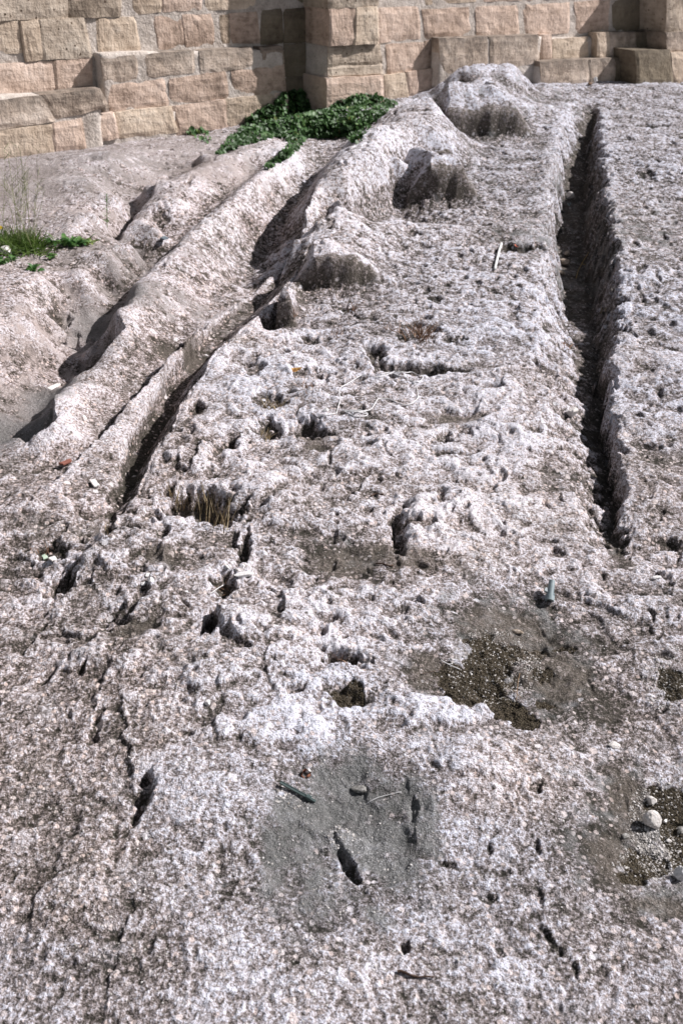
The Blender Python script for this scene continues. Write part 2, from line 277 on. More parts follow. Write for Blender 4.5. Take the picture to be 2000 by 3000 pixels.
LICH, SMO, PINK = REG[..., 0], REG[..., 1], REG[..., 2]
LICH = LICH + .035 + .05 * sstep(.5, .2, LICH)
SMO = np.clip(SMO + .55 * (PW[18](X / .07, Y / .07) + .6 * PW[19](X / .025, Y / .025)) * SMO * (1 - SMO) * 2.2, 0, 1)
rough = 1.0 - .74 * np.clip(SMO * 1.1, 0, 1)
gy_ = np.gradient(H, axis=0) / np.gradient(Y, axis=0); gx_ = np.gradient(H, axis=1) / np.maximum(np.gradient(X, axis=1), 1e-4)
steep = 1 / (1 + ((gx_ ** 2 + gy_ ** 2) / .8 ** 2))

def mask_blob(cx, cy, rx, ry, ang=0., soft=.35, wob=.35):
    """soft ellipse, centre and radii measured in the photograph, laid on the rock"""
    c = on_base(cx, cy); e = on_base(cx + 10, cy); g = on_base(cx, cy + 10)
    sx = np.linalg.norm(e - c) / 10 * rx; sy = np.linalg.norm(g - c) / 10 * ry
    R = max(sx, sy) * 2.2
    r0, r1 = np.searchsorted(ys, [c[1] - R, c[1] + R]); sl = slice(max(r0, 0), min(r1 + 1, NR))
    x = X[sl] - c[0]; y = Y[sl] - c[1]; a = math.radians(ang)
    xr = x * math.cos(a) + y * math.sin(a); yr = -x * math.sin(a) + y * math.cos(a)
    s = (sx + sy) / 2
    w = 1 + wob * (PW[3](X[sl] / (s * .9) + cx, Y[sl] / (s * .9)) + .5 * PW[4](X[sl] / (s * .35) + cx, Y[sl] / (s * .35)))
    d = np.sqrt((xr / sx) ** 2 + (yr / sy) ** 2) / w
    return sl, 1 - sstep(1 - soft, 1 + soft, d)

# broken natural surface: lumps, ridges, pits and grains
N = lambda i, wl, ox=0.: PW[i](X / wl + ox, Y / wl)
wX = X + .03 * N(5, .13) ; wY = Y + .03 * N(6, .13)
def NW(i, wl): return PW[i](wX / wl, wY / wl)
lump = .016 * NW(7, .33) + .010 * NW(8, .15)
b = NW(10, .055); ridg = 1 - np.abs(NW(11, .042)) * 2
lump2 = .006 * (1 - np.abs(NW(9, .11)) * 2.2) + .0045 * b + .0012 * ridg
pit = NW(12, .085); lump2 -= .024 * sstep(.50, .72, pit) * (1 - .3 * ridg)
pit2 = NW(13, .034); lump2 -= .010 * sstep(.47, .66, pit2)
tz = NW(14, .24) * 2.0 + .35 * NW(15, .06); lump += .016 * (sstep(.40, .60, tz - np.floor(tz)) + np.floor(tz)) / 2.0
small = .0026 * NW(16, .018)
fade = 1 - sstep(3.2, 6.0, Y)
c1, cr = cells(X / .011, Y / .011, 5); small += fade * .0022 * (.55 - c1) * (cr > .25)
c2, cr2 = cells(X / .023 + 7, Y / .023, 8); small += .0034 * (.5 - c2) * (.3 + .7 * (cr2 > .5))
fg3 = sstep(3.0, 5.5, Y); c3, cr3 = cells(X / .034 + 3, Y / .05, 11); small += fg3 * (.0075 * (.5 - c3) * (.3 + .7 * (cr3 > .4)) - .013 * sstep(.42, .60, PW[1](X / .055, Y / .075)) * steep) 
fd2 = 1 - sstep(2.0, 3.6, Y); small += fd2 * .0011 * PW[17](X / .0065, Y / .0065)
fg = .42 + .45 * sstep(1.7, 2.4, Y) - .12 * sstep(3.6, 4.6, Y); fg2 = .22 + .60 * sstep(1.7, 2.3, Y) - .2 * sstep(4, 5.5, Y)
left_cut = 1 - .76 * sstep(.12, .45, -X / np.maximum(half[:, None], .1)) * sstep(2.5, 3.2, Y)
H = H + (lump * fg + lump2 * fg2 * steep) * rough * left_cut + small * (.25 + .75 * rough) * 1.15 * (.25 + .75 * steep) * (1 - np.clip(FRONT * 1.3, 0, 1))
H += .004 * (N(18, .5)) 
DIRT_SHADE = FRONT.copy(); MOSS = np.zeros_like(H)

# measured pits
HOLES = [(580,1490,75,38,.10,0),(640,1520,60,25,.06,0),(890,1270,42,26,.06,0),(785,1268,32,22,.05,0),(665,1322,20,30,.045,-30),(1210,1092,100,13,.06,0),(1095,1050,25,30,.05,0),
(1220,965,45,22,.025,0),(905,990,24,12,.035,0),(790,945,28,22,.06,0),(740,1087,30,26,.03,0),(880,1110,22,16,.03,0),(930,1105,26,16,.04,0),(800,1185,48,20,.03,0),(575,1215,28,18,.04,0),(325,1575,26,18,.05,0),
(150,1610,45,20,.03,0),(185,1690,34,34,.07,0),(350,1800,32,24,.035,0),(615,1850,22,30,.08,0),(655,1725,30,30,.05,0),(715,1620,15,38,.05,0),(1000,1932,58,20,.07,0),(1010,2045,60,34,.02,0),
(415,2330,24,55,.05,0),(1020,2520,14,70,.035,22),(960,2480,30,10,.015,0),(1215,2370,12,34,.02,0),(1187,2777,13,16,.025,0),(1615,2770,10,40,.013,28),(1682,2848,10,20,.012,0),(1565,2315,18,16,.015,0),
(1510,722,45,9,.05,0),(1885,525,26,10,.04,0),(1905,375,40,6,.03,0),(1165,1570,20,50,.04,0),(1230,1550,60,12,.03,0),(540,2160,20,8,.015,0),(1060,830,20,8,.02,0),(1330,1000,26,8,.02,0),(1500,920,14,7,.02,0),
(250,1590,20,12,.03,0),(280,2110,14,45,.02,0),(950,1830,30,14,.02,0),(860,2030,30,12,.02,0),(1180,1800,12,12,.02,0),(1460,2790,12,12,.015,0),(1230,2650,26,10,.012,0),(1425,2640,22,14,.014,0),(1580,2640,10,22,.016,0),
(1570,2490,8,22,.015,0),(1430,2500,8,18,.012,0),(1310,2540,26,8,.012,0),(1360,1270,22,14,.02,0),(1300,1290,20,16,.02,0),(1180,985,18,14,.02,0),(1270,880,20,9,.03,0),(960,720,16,10,.02,0),(1200,650,20,9,.03,0),(1200,680,18,9,.02,0),(1210,690,22,8,.02,0),
(1900,1230,26,12,.02,0),(1960,1600,40,14,.03,0),(1480,2570,16,10,.01,0),(170,870,26,16,.05,0),(205,885,20,8,.03,0),(470,640,22,10,.03,0),(1010,890,20,12,.02,0),(1290,1480,14,20,.02,0),(320,1495,12,12,.02,0),(240,1950,10,14,.015,0),(700,2180,10,8,.01,0),(860,2830,12,8,.01,0)]
for (cx, cy, rx, ry, dp, an) in HOLES:
    sl, m = mask_blob(cx, cy, rx, ry, an, .42, .5); dp *= .55 if cy > 2050 else .75; m = m * (np.clip(.9 + .4 * PW[19](X[sl] / .022, Y[sl] / .022), .6, 1.1) if rx < 55 else 1.); H[sl] -= dp * m; DIRT_SHADE[sl] = np.maximum(DIRT_SHADE[sl], m * (.75 if dp > .03 else .35))

for (cx, cy, rx, ry, hh) in [(585,1070,75,45,.022),(720,1030,60,30,.014),(640,1260,70,50,.02),(560,1370,60,50,.026),(745,1440,55,60,.022),(560,1300,50,30,.012),(340,1640,90,50,.02),(480,1570,100,60,.024),
        (700,1850,85,45,.028),(880,1800,70,50,.018),(610,2010,90,60,.018),(790,2140,150,60,.016),(1270,2080,150,50,.02),(1110,1120,60,20,.01),(1020,1010,70,25,.012),(1240,1520,70,50,.022),(950,1360,110,60,.016),
        (840,1520,60,50,.016),(350,1900,110,60,.018),(1110,1230,100,30,.012),(1290,1060,60,20,.012),(1180,1300,80,40,.012),(420,1800,80,50,.016),(230,1900,80,60,.012),(830,1650,80,40,.014),(1050,1780,120,60,.014),(1400,1430,90,80,.012),
        (250,2500,90,120,.01),(560,2350,120,100,.01),(1400,2250,120,60,.012),(1650,2250,80,60,.01),(1500,2850,100,60,.008),(900,1190,60,25,.012),(720,1150,60,25,.012)]:
    sl, m = mask_blob(cx, cy, rx, ry, 0, .45, .6); H[sl] += hh * .72 * m; LICH[sl] += .02 * m
# the worn grey hollow
for (cx, cy, rx, ry) in [(960,2340,210,110),(900,2500,240,90),(1080,2430,150,120)]:
    sl, m = mask_blob(cx, cy, rx, ry, 0, .22, .7); H[sl] -= .006 * m
# measured scarps: ground left of the line drops away from its rim
def scarp(poly, drop, reach):
    P = on_base([p[0] for p in poly], [p[1] for p in poly])
    drop *= .25 if P[0, 1] < 2.0 else .42; reach *= 1.4
    lo, hi = P.min(0) - reach * 3, P.max(0) + reach * 3
    r0, r1 = np.searchsorted(ys, [lo[1], hi[1]]); sl = slice(r0, r1)
    xx = X[sl] + .012 * PW[26](X[sl] / .05, Y[sl] / .05) + .004 * PW[27](X[sl] / .015, Y[sl] / .015)
    yy = Y[sl] + .012 * PW[28](X[sl] / .05, Y[sl] / .05)
    best = np.full(xx.shape, 1e9); sd = np.zeros(xx.shape); tt = np.zeros(xx.shape)
    n = len(P) - 1
    for k in range(n):
        a, b2 = P[k], P[k + 1]; v = b2 - a; L = v @ v
        t = np.clip(((xx - a[0]) * v[0] + (yy - a[1]) * v[1]) / L, 0, 1)
        d = np.hypot(xx - a[0] - t * v[0], yy - a[1] - t * v[1])
        cr = v[0] * (yy - a[1]) - v[1] * (xx - a[0])
        m = d < best; best = np.where(m, d, best); tt = np.where(m, (k + t) / n, tt)
    if (np.diff(P[:, 1]) > 0).all(): sd = np.interp(yy, P[:, 1], P[:, 0]) - xx
    left = sd > 0
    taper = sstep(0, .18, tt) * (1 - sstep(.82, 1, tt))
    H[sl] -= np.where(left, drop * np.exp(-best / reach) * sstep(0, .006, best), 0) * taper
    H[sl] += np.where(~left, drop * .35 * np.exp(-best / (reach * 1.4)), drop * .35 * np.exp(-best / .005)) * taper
    DIRT_SHADE[sl] = np.maximum(DIRT_SHADE[sl], np.where(left, (.3 if P[0, 1] < 2.0 else .55) * np.exp(-best / (reach * .6)), 0) * taper)
# drawn from bottom to top, so 'left' is away from the sun
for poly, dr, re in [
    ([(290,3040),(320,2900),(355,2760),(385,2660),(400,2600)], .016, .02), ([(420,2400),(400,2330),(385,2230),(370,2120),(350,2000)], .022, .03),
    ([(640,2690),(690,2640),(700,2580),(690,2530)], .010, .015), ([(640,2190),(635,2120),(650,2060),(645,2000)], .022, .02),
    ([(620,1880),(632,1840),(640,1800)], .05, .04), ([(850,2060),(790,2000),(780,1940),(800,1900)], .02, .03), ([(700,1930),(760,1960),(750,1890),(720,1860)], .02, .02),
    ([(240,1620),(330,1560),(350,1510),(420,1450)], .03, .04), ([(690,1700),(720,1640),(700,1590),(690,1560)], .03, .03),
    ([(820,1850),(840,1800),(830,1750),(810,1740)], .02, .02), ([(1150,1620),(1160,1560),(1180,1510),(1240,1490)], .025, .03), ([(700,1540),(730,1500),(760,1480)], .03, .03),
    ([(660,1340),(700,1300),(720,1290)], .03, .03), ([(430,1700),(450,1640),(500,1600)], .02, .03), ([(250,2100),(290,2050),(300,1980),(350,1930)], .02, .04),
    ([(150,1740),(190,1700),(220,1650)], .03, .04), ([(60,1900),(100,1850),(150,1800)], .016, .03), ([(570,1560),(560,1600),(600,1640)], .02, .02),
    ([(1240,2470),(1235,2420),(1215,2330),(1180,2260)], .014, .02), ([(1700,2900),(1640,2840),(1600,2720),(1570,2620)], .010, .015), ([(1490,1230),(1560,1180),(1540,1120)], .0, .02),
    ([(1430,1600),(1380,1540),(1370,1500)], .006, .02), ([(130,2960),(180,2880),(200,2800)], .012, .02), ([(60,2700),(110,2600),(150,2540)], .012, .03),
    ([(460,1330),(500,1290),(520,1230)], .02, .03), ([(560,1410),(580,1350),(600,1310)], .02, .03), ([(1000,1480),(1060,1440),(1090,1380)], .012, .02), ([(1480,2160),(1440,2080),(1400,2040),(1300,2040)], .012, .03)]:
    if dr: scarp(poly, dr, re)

# moss / dark soil patches lie flat
for (cx, cy, rx, ry, an) in [(1440,1900,88,48,0),(1370,2000,100,54,0),(1430,1960,75,66,0),(1460,2050,60,36,0),(1590,1960,30,22,0),(1660,1880,36,12,0),(1600,2050,32,12,0),(1500,2080,62,30,0),(1540,2110,40,22,0),
        (1975,2010,45,50,0),(1960,2350,60,70,0),(1900,2520,62,50,0),(1850,2560,40,26,0),(2000,2450,50,80,0),(1550,1890,60,25,0),(1020,2040,52,34,0),(560,1510,40,12,0)]:
    sl, m = mask_blob(cx, cy, rx, ry, an, .10, .45); MOSS[sl] = np.maximum(MOSS[sl], m); H[sl] -= .006 * m
for (cx, cy, rx, ry) in [(1500,1830,160,70),(1640,1960,150,110),(1250,1960,60,60),(1840,2330,60,120),(1820,2520,90,140),(1930,2650,110,40),(920,1300,50,30),(1300,540,60,14),(550,1000,120,30),(380,1850,80,50),(470,1650,70,30),(1350,1240,100,18),(1170,1640,140,40),(1000,1650,120,50)]:
    sl, m = mask_blob(cx, cy, rx, ry, 0, .6, .5); DIRT_SHADE[sl] = np.maximum(DIRT_SHADE[sl], .75 * m); H[sl] -= .004 * m
MOSS = np.where(DIRT_SHADE > 2, 0, MOSS)
st = 1 - steep
Hb = (H + np.roll(H, 1, 0) + np.roll(H, -1, 0) + np.roll(H, 1, 1) + np.roll(H, -1, 1)) / 5; Hb = (Hb * 2 + np.roll(Hb, 1, 1) + np.roll(Hb, -1, 1)) / 4
wS = sstep(.35, .75, st) * (1 - np.clip(FRONT * 2, 0, 1)); H = H * (1 - wS) + Hb * wS
Z = SLOPE * Y + H
# dirt gathers where the surface is hollow: below its own local average (cover, not shade)
def blur(a, k):
    for ax in (0, 1):
        p = np.pad(a, [(k, k) if i == ax else (0, 0) for i in (0, 1)], mode='edge').cumsum(ax)
        p = np.concatenate([np.zeros_like(np.take(p, [0], ax)), p], ax); n = a.shape[ax]
        a = (np.take(p, range(2 * k + 1, n + 2 * k + 1), ax) - np.take(p, range(0, n), ax)) / (2 * k + 1)
    return a
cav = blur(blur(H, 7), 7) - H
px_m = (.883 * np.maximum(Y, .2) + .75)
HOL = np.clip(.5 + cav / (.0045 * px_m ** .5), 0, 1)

me = bpy.data.meshes.new('rock_ground')
co = np.stack([X, Y, Z], -1).astype(np.float32).reshape(-1, 3)
me.vertices.add(len(co)); me.vertices.foreach_set('co', co.ravel())
ii = np.arange(NR * NC).reshape(NR, NC)
q = np.stack([ii[:-1, :-1], ii[:-1, 1:], ii[1:, 1:], ii[1:, :-1]], -1).reshape(-1, 4)
me.loops.add(q.size); me.loops.foreach_set('vertex_index', q.ravel().astype(np.int32))
me.polygons.add(len(q)); me.polygons.foreach_set('loop_start', np.arange(0, q.size, 4, dtype=np.int32)); 
me.polygons.foreach_set('use_smooth', np.ones(len(q), bool))
me.update(calc_edges=True)
def vattr(name, chans):
    a = me.color_attributes.new(name, 'FLOAT_COLOR', 'POINT')
    a.data.foreach_set('color', np.stack([np.broadcast_to(c, H.shape) for c in chans], -1).astype(np.float32).ravel())
vattr('cover', [LICH, SMO, PINK, MOSS]); vattr('soil', [DIRT_SHADE, HOL, sstep(2.6, 5.5, Y), HOL * 0 + 1])  # first 'soil' channel holds real dirt plus the painted groove shade
rock = bpy.data.objects.new('rock_ground', me); COL.objects.link(rock)
rock['kind'] = 'structure'; rock['label'] = 'weathered limestone ground with old ruts, lichen and pits running up to the wall'

def zat(x, y):
    r = float(np.interp(y, ys, np.arange(NR))); r0 = min(int(r), NR - 2); t = r - r0
    h = float(np.interp(y, ys, half)); c = float(np.interp(x / h, us, np.arange(NC))); c0 = min(int(c), NC - 2); s = c - c0
    return float((Z[r0, c0] * (1 - s) + Z[r0, c0 + 1] * s) * (1 - t) + (Z[r0 + 1, c0] * (1 - s) + Z[r0 + 1, c0 + 1] * s) * t)
def hit(px, py):
    """where the ray of photo pixel (px, py) first meets the rock"""
    d = rays(px, py); t0 = .6
    T = np.arange(.7, 13, .006); xx = d[0] * T; yy = d[1] * T; zz = CAMZ + d[2] * T
    r = np.interp(yy, ys, np.arange(NR)); r0 = np.minimum(r.astype(int), NR - 2); tr = r - r0
    hh = np.interp(yy, ys, half); c = np.interp(xx / hh, us, np.arange(NC)); c0 = np.minimum(c.astype(int), NC - 2); tc = c - c0
    g = (Z[r0, c0] * (1 - tc) + Z[r0, c0 + 1] * tc) * (1 - tr) + (Z[r0 + 1, c0] * (1 - tc) + Z[r0 + 1, c0 + 1] * tc) * tr
    k = int(np.argmax(zz < g)); 
    if not (zz < g).any(): k = len(T) - 1
    return Vector((float(xx[k]), float(yy[k]), float(g[k])))
def mpp(p): return ((Vector(p) - Vector((0, 0, CAMZ))).dot(Vector(RT @ np.array([0, 0, -1.])))) / F

# ------------------------------------------------------------------ materials
class NT:
    def __init__(s, name):
        s.m = bpy.data.materials.new(name); s.m.use_nodes = True; s.t = s.m.node_tree
        s.b = s.t.nodes['Principled BSDF']; s.b.inputs['Roughness'].default_value = .9
        s.b.inputs['Specular IOR Level'].default_value = .25
    def n(s, typ, **kw):
        x = s.t.nodes.new(typ)
        for k, v in kw.items(): setattr(x, k, v)
        return x
    def put(s, sock, v):
        if isinstance(v, (int, float)): sock.default_value = v
        elif isinstance(v, tuple): sock.default_value = v if len(v) == 4 or sock.type == 'VECTOR' else v + (1,)
        else: s.t.links.new(v, sock)
    def math(s, op, a, b=0., c=0., clamp=False):
        x = s.n('ShaderNodeMath', operation=op, use_clamp=clamp)
        for i, v in enumerate((a, b, c)): s.put(x.inputs[i], v)
        return x.outputs[0]
    def pos(s):
        if not hasattr(s, 'P'): s.P = s.n('ShaderNodeNewGeometry').outputs['Position']
        return s.P
    def ocoord(s): return s.n('ShaderNodeTexCoord').outputs['Object']
    def noise(s, scale, detail=2., rough=.5, vec=None, dist=0.):
        x = s.n('ShaderNodeTexNoise'); s.put(x.inputs['Vector'], vec or s.pos()); x.inputs['Scale'].default_value = scale
        x.inputs['Detail'].default_value = detail; x.inputs['Roughness'].default_value = rough; x.inputs['Distortion'].default_value = dist
        return x.outputs[0]
    def vor(s, scale, out='Distance', feat='F1', vec=None, rnd=1.):
        x = s.n('ShaderNodeTexVoronoi', feature=feat); s.put(x.inputs['Vector'], vec or s.pos()); x.inputs['Scale'].default_value = scale; x.inputs['Randomness'].default_value = rnd
        return x.outputs[out]
    def ramp(s, f, stops, interp='LINEAR'):
        x = s.n('ShaderNodeValToRGB'); s.put(x.inputs[0], f); r = x.color_ramp; r.interpolation = interp
        while len(r.elements) < len(stops): r.elements.new(.5)
        for e, (p, c) in zip(r.elements, stops): e.position = p; e.color = (c if isinstance(c, tuple) else (c, c, c)) + (1,)
        return x.outputs[0]
    def mix(s, f, a, b, mode='MIX'):
        x = s.n('ShaderNodeMix', data_type='RGBA', blend_type=mode)
        s.put(x.inputs[0], f); s.put(x.inputs[6], a); s.put(x.inputs[7], b); return x.outputs[2]
    def bump(s, h, strength=.6, dist=.004):
        x = s.n('ShaderNodeBump'); s.put(x.inputs['Height'], h); x.inputs['Strength'].default_value = strength; x.inputs['Distance'].default_value = dist
        s.t.links.new(x.outputs[0], s.b.inputs['Normal']); return x
    def base(s, c): s.put(s.b.inputs['Base Color'], c)

def rock_material():
    k = NT('lichened_limestone')
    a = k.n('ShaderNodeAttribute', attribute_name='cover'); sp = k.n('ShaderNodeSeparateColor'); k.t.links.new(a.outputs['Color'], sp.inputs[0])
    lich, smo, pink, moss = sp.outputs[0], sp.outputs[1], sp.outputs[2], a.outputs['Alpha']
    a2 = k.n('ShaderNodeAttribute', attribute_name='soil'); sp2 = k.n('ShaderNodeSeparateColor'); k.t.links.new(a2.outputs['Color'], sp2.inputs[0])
    dirt_shade, hol, farm = sp2.outputs[0], sp2.outputs[1], sp2.outputs[2]
    n1 = k.noise(125, 3, .66); n2 = k.noise(330, 2, .6); n3 = k.noise(5.5, 4, .6); n4 = k.noise(26, 3, .6)
    # lichen cover value
    v = k.math('MULTIPLY_ADD', n1, .86, k.math('MULTIPLY', n2, .50))
    v = k.math('ADD', v, k.math('MULTIPLY_ADD', n4, .22, k.math('MULTIPLY_ADD', n3, .38, -.515)))
    v = k.math('ADD', v, k.math('MULTIPLY_ADD', lich, .42, -.22))
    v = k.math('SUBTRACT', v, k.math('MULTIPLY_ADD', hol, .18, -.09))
    v = k.math('SUBTRACT', v, k.math('MULTIPLY', dirt_shade, .22))
    v = k.math('ADD', v, k.math('MULTIPLY', k.math('MULTIPLY_ADD', k.noise(52, 2, .6), 1., -.5), k.math('MULTIPLY', farm, .75)))
    col = k.ramp(v, [(.29, (.038, .034, .026)), (.36, (.115, .098, .088)), (.435, (.245, .206, .195)), (.49, (.365, .318, .312)), (.545, (.53, .495, .515)), (.62, (.70, .695, .755)), (.8, (.79, .79, .85))])
    bp = k.noise(13, 3, .65); patch = k.math('MULTIPLY_ADD', bp, 9, -5.2, clamp=True)
    col = k.mix(k.math('MULTIPLY', patch, k.math('MULTIPLY_ADD', lich, 1.1, -.30, clamp=True)), col, k.ramp(n2, [(.33, (.34, .31, .31)), (.47, (.62, .60, .63)), (.62, (.76, .755, .80))]))
    bq = k.noise(7.3, 4, .65); stn = k.math('MULTIPLY', k.math('MULTIPLY_ADD', bq, 8, -4.7, clamp=True), .55)
    col = k.mix(stn, col, k.ramp(n1, [(.35, (.12, .10, .085)), (.5, (.24, .205, .185)), (.62, (.45, .41, .41))]))
    # pink and tan clasts
    vc = k.vor(85, 'Color'); vs = k.n('ShaderNodeSeparateColor'); k.t.links.new(vc, vs.inputs[0])
    clast = k.math('MULTIPLY', k.math('GREATER_THAN', vs.outputs[0], .86), k.math('LESS_THAN', k.vor(85), .45))
    pk = k.mix(vs.outputs[1], (.62, .50, .45), (.80, .72, .70))
    col = k.mix(k.math('MULTIPLY', clast, .75), col, pk)
    dk = k.math('MULTIPLY', k.math('GREATER_THAN', k.noise(170, 1), .64), .55)
    col = k.mix(dk, col, (.09, .075, .065))
    wv = k.n('ShaderNodeVectorMath', operation='ADD'); k.put(wv.inputs[0], k.pos()); nn = k.n('ShaderNodeTexNoise'); nn.inputs['Scale'].default_value = 60; k.put(nn.inputs['Vector'], k.pos())
    sc_ = k.n('ShaderNodeVectorMath', operation='SCALE'); k.t.links.new(nn.outputs['Color'], sc_.inputs[0]); sc_.inputs['Scale'].default_value = .012; k.t.links.new(sc_.outputs[0], wv.inputs[1]); W = wv.outputs[0]
    bs = k.n('ShaderNodeSeparateColor'); k.t.links.new(k.vor(34, 'Color', 'F1', W), bs.inputs[0])
    bigc = k.math('MULTIPLY', k.math('GREATER_THAN', bs.outputs[0], .90), k.math('LESS_THAN', k.vor(34, 'Distance', 'F1', W), k.math('MULTIPLY_ADD', bs.outputs[2], .22, .16)))
    col = k.mix(k.math('MULTIPLY', bigc, .85), col, k.mix(bs.outputs[1], k.ramp(n2, [(.3, (.52, .42, .38)), (.6, (.72, .62, .58))]), k.ramp(n2, [(.3, (.60, .58, .60)), (.6, (.80, .79, .82))])))
    ps = k.n('ShaderNodeSeparateColor'); k.t.links.new(k.vor(66, 'Color', 'F1', W), ps.inputs[0])
    pore = k.math('MULTIPLY', k.math('GREATER_THAN', ps.outputs[1], .80), k.math('LESS_THAN', k.vor(66, 'Distance', 'F1', W), k.math('MULTIPLY_ADD', ps.outputs[0], .22, .08)))
    pore = k.math('MULTIPLY', pore, k.math('SUBTRACT', 1., k.math('MULTIPLY', smo, .8)))
    col = k.mix(k.math('MULTIPLY', pore, .8), col, (.07, .058, .045))
    # warm stain where pink
    warm = k.math('MULTIPLY', k.math('MULTIPLY_ADD', n3, 1.4, -.25, clamp=True), pink, clamp=True)
    col = k.mix(k.math('MULTIPLY', warm, .9), col, k.mix(1., col, (1.07, .90, .86), 'MULTIPLY'))
    cool = k.math('MULTIPLY', k.math('SUBTRACT', .5, pink, clamp=True), 1.9, clamp=True)
    col = k.mix(cool, col, k.mix(1., col, (.90, .945, 1.03), 'MULTIPLY'))
    # smooth faces: plain stone with a fine grain
    g = k.math('MULTIPLY_ADD', n2, .45, k.math('MULTIPLY_ADD', k.noise(420, 1), .3, k.math('MULTIPLY', n3, .35)))
    sg = k.ramp(g, [(.36, (.07, .071, .069)), (.50, (.13, .130, .128)), (.60, (.195, .195, .196)), (.70, (.46, .455, .47))])
    sp_ = k.ramp(g, [(.36, (.26, .205, .185)), (.52, (.42, .345, .325)), (.72, (.62, .54, .53))])
    sm = k.mix(k.math('MULTIPLY_ADD', pink, 1.9, -.75, clamp=True), sg, sp_)
    f = k.math('MULTIPLY_ADD', k.math('ADD', smo, k.math('MULTIPLY_ADD', n4, 1.1, -.55)), 2.6, -1.0, clamp=True)
    f = k.math('MULTIPLY', f, .92)
    col = k.mix(f, col, sm)
    # dirt lodged in hollows, and the shade painted along the groove sides
    dd = k.math('MULTIPLY_ADD', k.math('ADD', dirt_shade, k.math('MULTIPLY', n1, .7)), 2.2, -1.65, clamp=True)
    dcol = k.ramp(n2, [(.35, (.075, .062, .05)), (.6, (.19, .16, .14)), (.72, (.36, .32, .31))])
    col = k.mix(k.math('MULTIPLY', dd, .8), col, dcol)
    mcol = k.ramp(k.noise(260, 2), [(.35, (.028, .023, .016)), (.52, (.078, .062, .045)), (.62, (.13, .105, .082)), (.70, (.42, .38, .36))])
    col = k.mix(k.math('MULTIPLY_ADD', k.math('ADD', moss, k.math('MULTIPLY_ADD', n1, .6, -.3)), 4, -1.6, clamp=True), col, mcol)
    k.base(col)
    hgt = k.math('MULTIPLY_ADD', n1, 1.0, k.math('MULTIPLY_ADD', n2, .5, k.math('MULTIPLY_ADD', k.noise(520, 1), .22, k.math('MULTIPLY', v, .35))))
    hgt = k.math('SUBTRACT', k.math('MULTIPLY_ADD', bigc, .35, hgt), k.math('MULTIPLY', pore, .8))
    k.bump(hgt, .85, .0065)
    return k.m
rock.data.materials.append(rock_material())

def stone_material(name, tint=(1., 1., 1.), stain_shade=0.0, pores=.5, scale=1.):
    """soft tufa block: coloured per object so that no two blocks look the same"""
    k = NT(name); oi = k.n('ShaderNodeObjectInfo'); rnd = oi.outputs['Random']
    va = k.n('ShaderNodeVectorMath', operation='ADD'); k.put(va.inputs[0], k.pos())
    vr = k.n('ShaderNodeCombineXYZ'); k.put(vr.inputs[0], k.math('MULTIPLY', rnd, 17.)); k.put(vr.inputs[1], rnd); k.t.links.new(vr.outputs[0], va.inputs[1]); P = va.outputs[0]
    big = k.noise(4, 3, .55, P); mid = k.noise(22, 4, .6, P); fine = k.noise(130, 2, .6, P)
    mp = k.n('ShaderNodeMapping'); mp.inputs['Scale'].default_value = (6, 6, 38); k.t.links.new(P, mp.inputs[0]); mp.inputs['Rotation'].default_value = (.25, .12, 0)
    bed = k.noise(1, 3, .6, mp.outputs[0], .6)
    f = k.math('ADD', k.math('MULTIPLY_ADD', big, .45, k.math('MULTIPLY', mid, .35)), k.math('MULTIPLY_ADD', fine, .2, k.math('MULTIPLY_ADD', rnd, .12, k.math('MULTIPLY_ADD', bed, .22, -.2))))
    col = k.ramp(f, [(.33, (.25, .195, .155)), (.43, (.47, .375, .305)), (.55, (.64, .53, .445)), (.70, (.78, .68, .60))])
    col = k.mix(1., col, tint, 'MULTIPLY')
    po = k.math('MULTIPLY', k.math('LESS_THAN', k.vor(26, 'Distance', 'F1', P), .17), k.math('GREATER_THAN', mid, .47))
    col = k.mix(k.math('MULTIPLY', po, pores), col, (.12, .085, .06))
    if stain_shade:
        so = k.n('ShaderNodeTexCoord').outputs['Generated']; sz = k.n('ShaderNodeSeparateXYZ'); k.t.links.new(so, sz.inputs[0])
        s_ = k.math('ADD', sz.outputs[2], k.math('MULTIPLY_ADD', k.noise(14, 3, .6), 1.1, -.6))
        s_ = k.math('MULTIPLY_ADD', s_, 1.7, -.75, clamp=True)
        col = k.mix(k.math('MULTIPLY', s_, stain_shade), col, (.125, .105, .09))
    k.base(col)
    # tooling strokes
    m2 = k.n('ShaderNodeMapping'); m2.inputs['Scale'].default_value = (70, 70, 22); m2.inputs['Rotation'].default_value = (.0, .85, .0); k.t.links.new(P, m2.inputs[0])
    tool = k.noise(1, 2, .5, m2.outputs[0])
    h = k.math('ADD', k.math('MULTIPLY_ADD', mid, 1., k.math('MULTIPLY', fine, .35)), k.math('MULTIPLY_ADD', po, -.9 * pores * 1.4, k.math('MULTIPLY_ADD', tool, .5, k.math('MULTIPLY', bed, .5))))
    k.bump(h, .8, .010)
    return k.m
def mortar_material(name='lime_mortar', c=((.38, .325, .285), (.55, .485, .435), (.70, .635, .59))):
    k = NT(name); a = k.noise(9, 4, .6); b = k.noise(90, 3, .6); f = k.math('MULTIPLY_ADD', a, .55, k.math('MULTIPLY', b, .45))
    k.base(k.ramp(f, [(.36, c[0]), (.5, c[1]), (.66, c[2])])); k.bump(k.math('MULTIPLY_ADD', k.noise(28, 4, .6), 1., k.math('MULTIPLY', b, .4)), .9, .012); return k.m
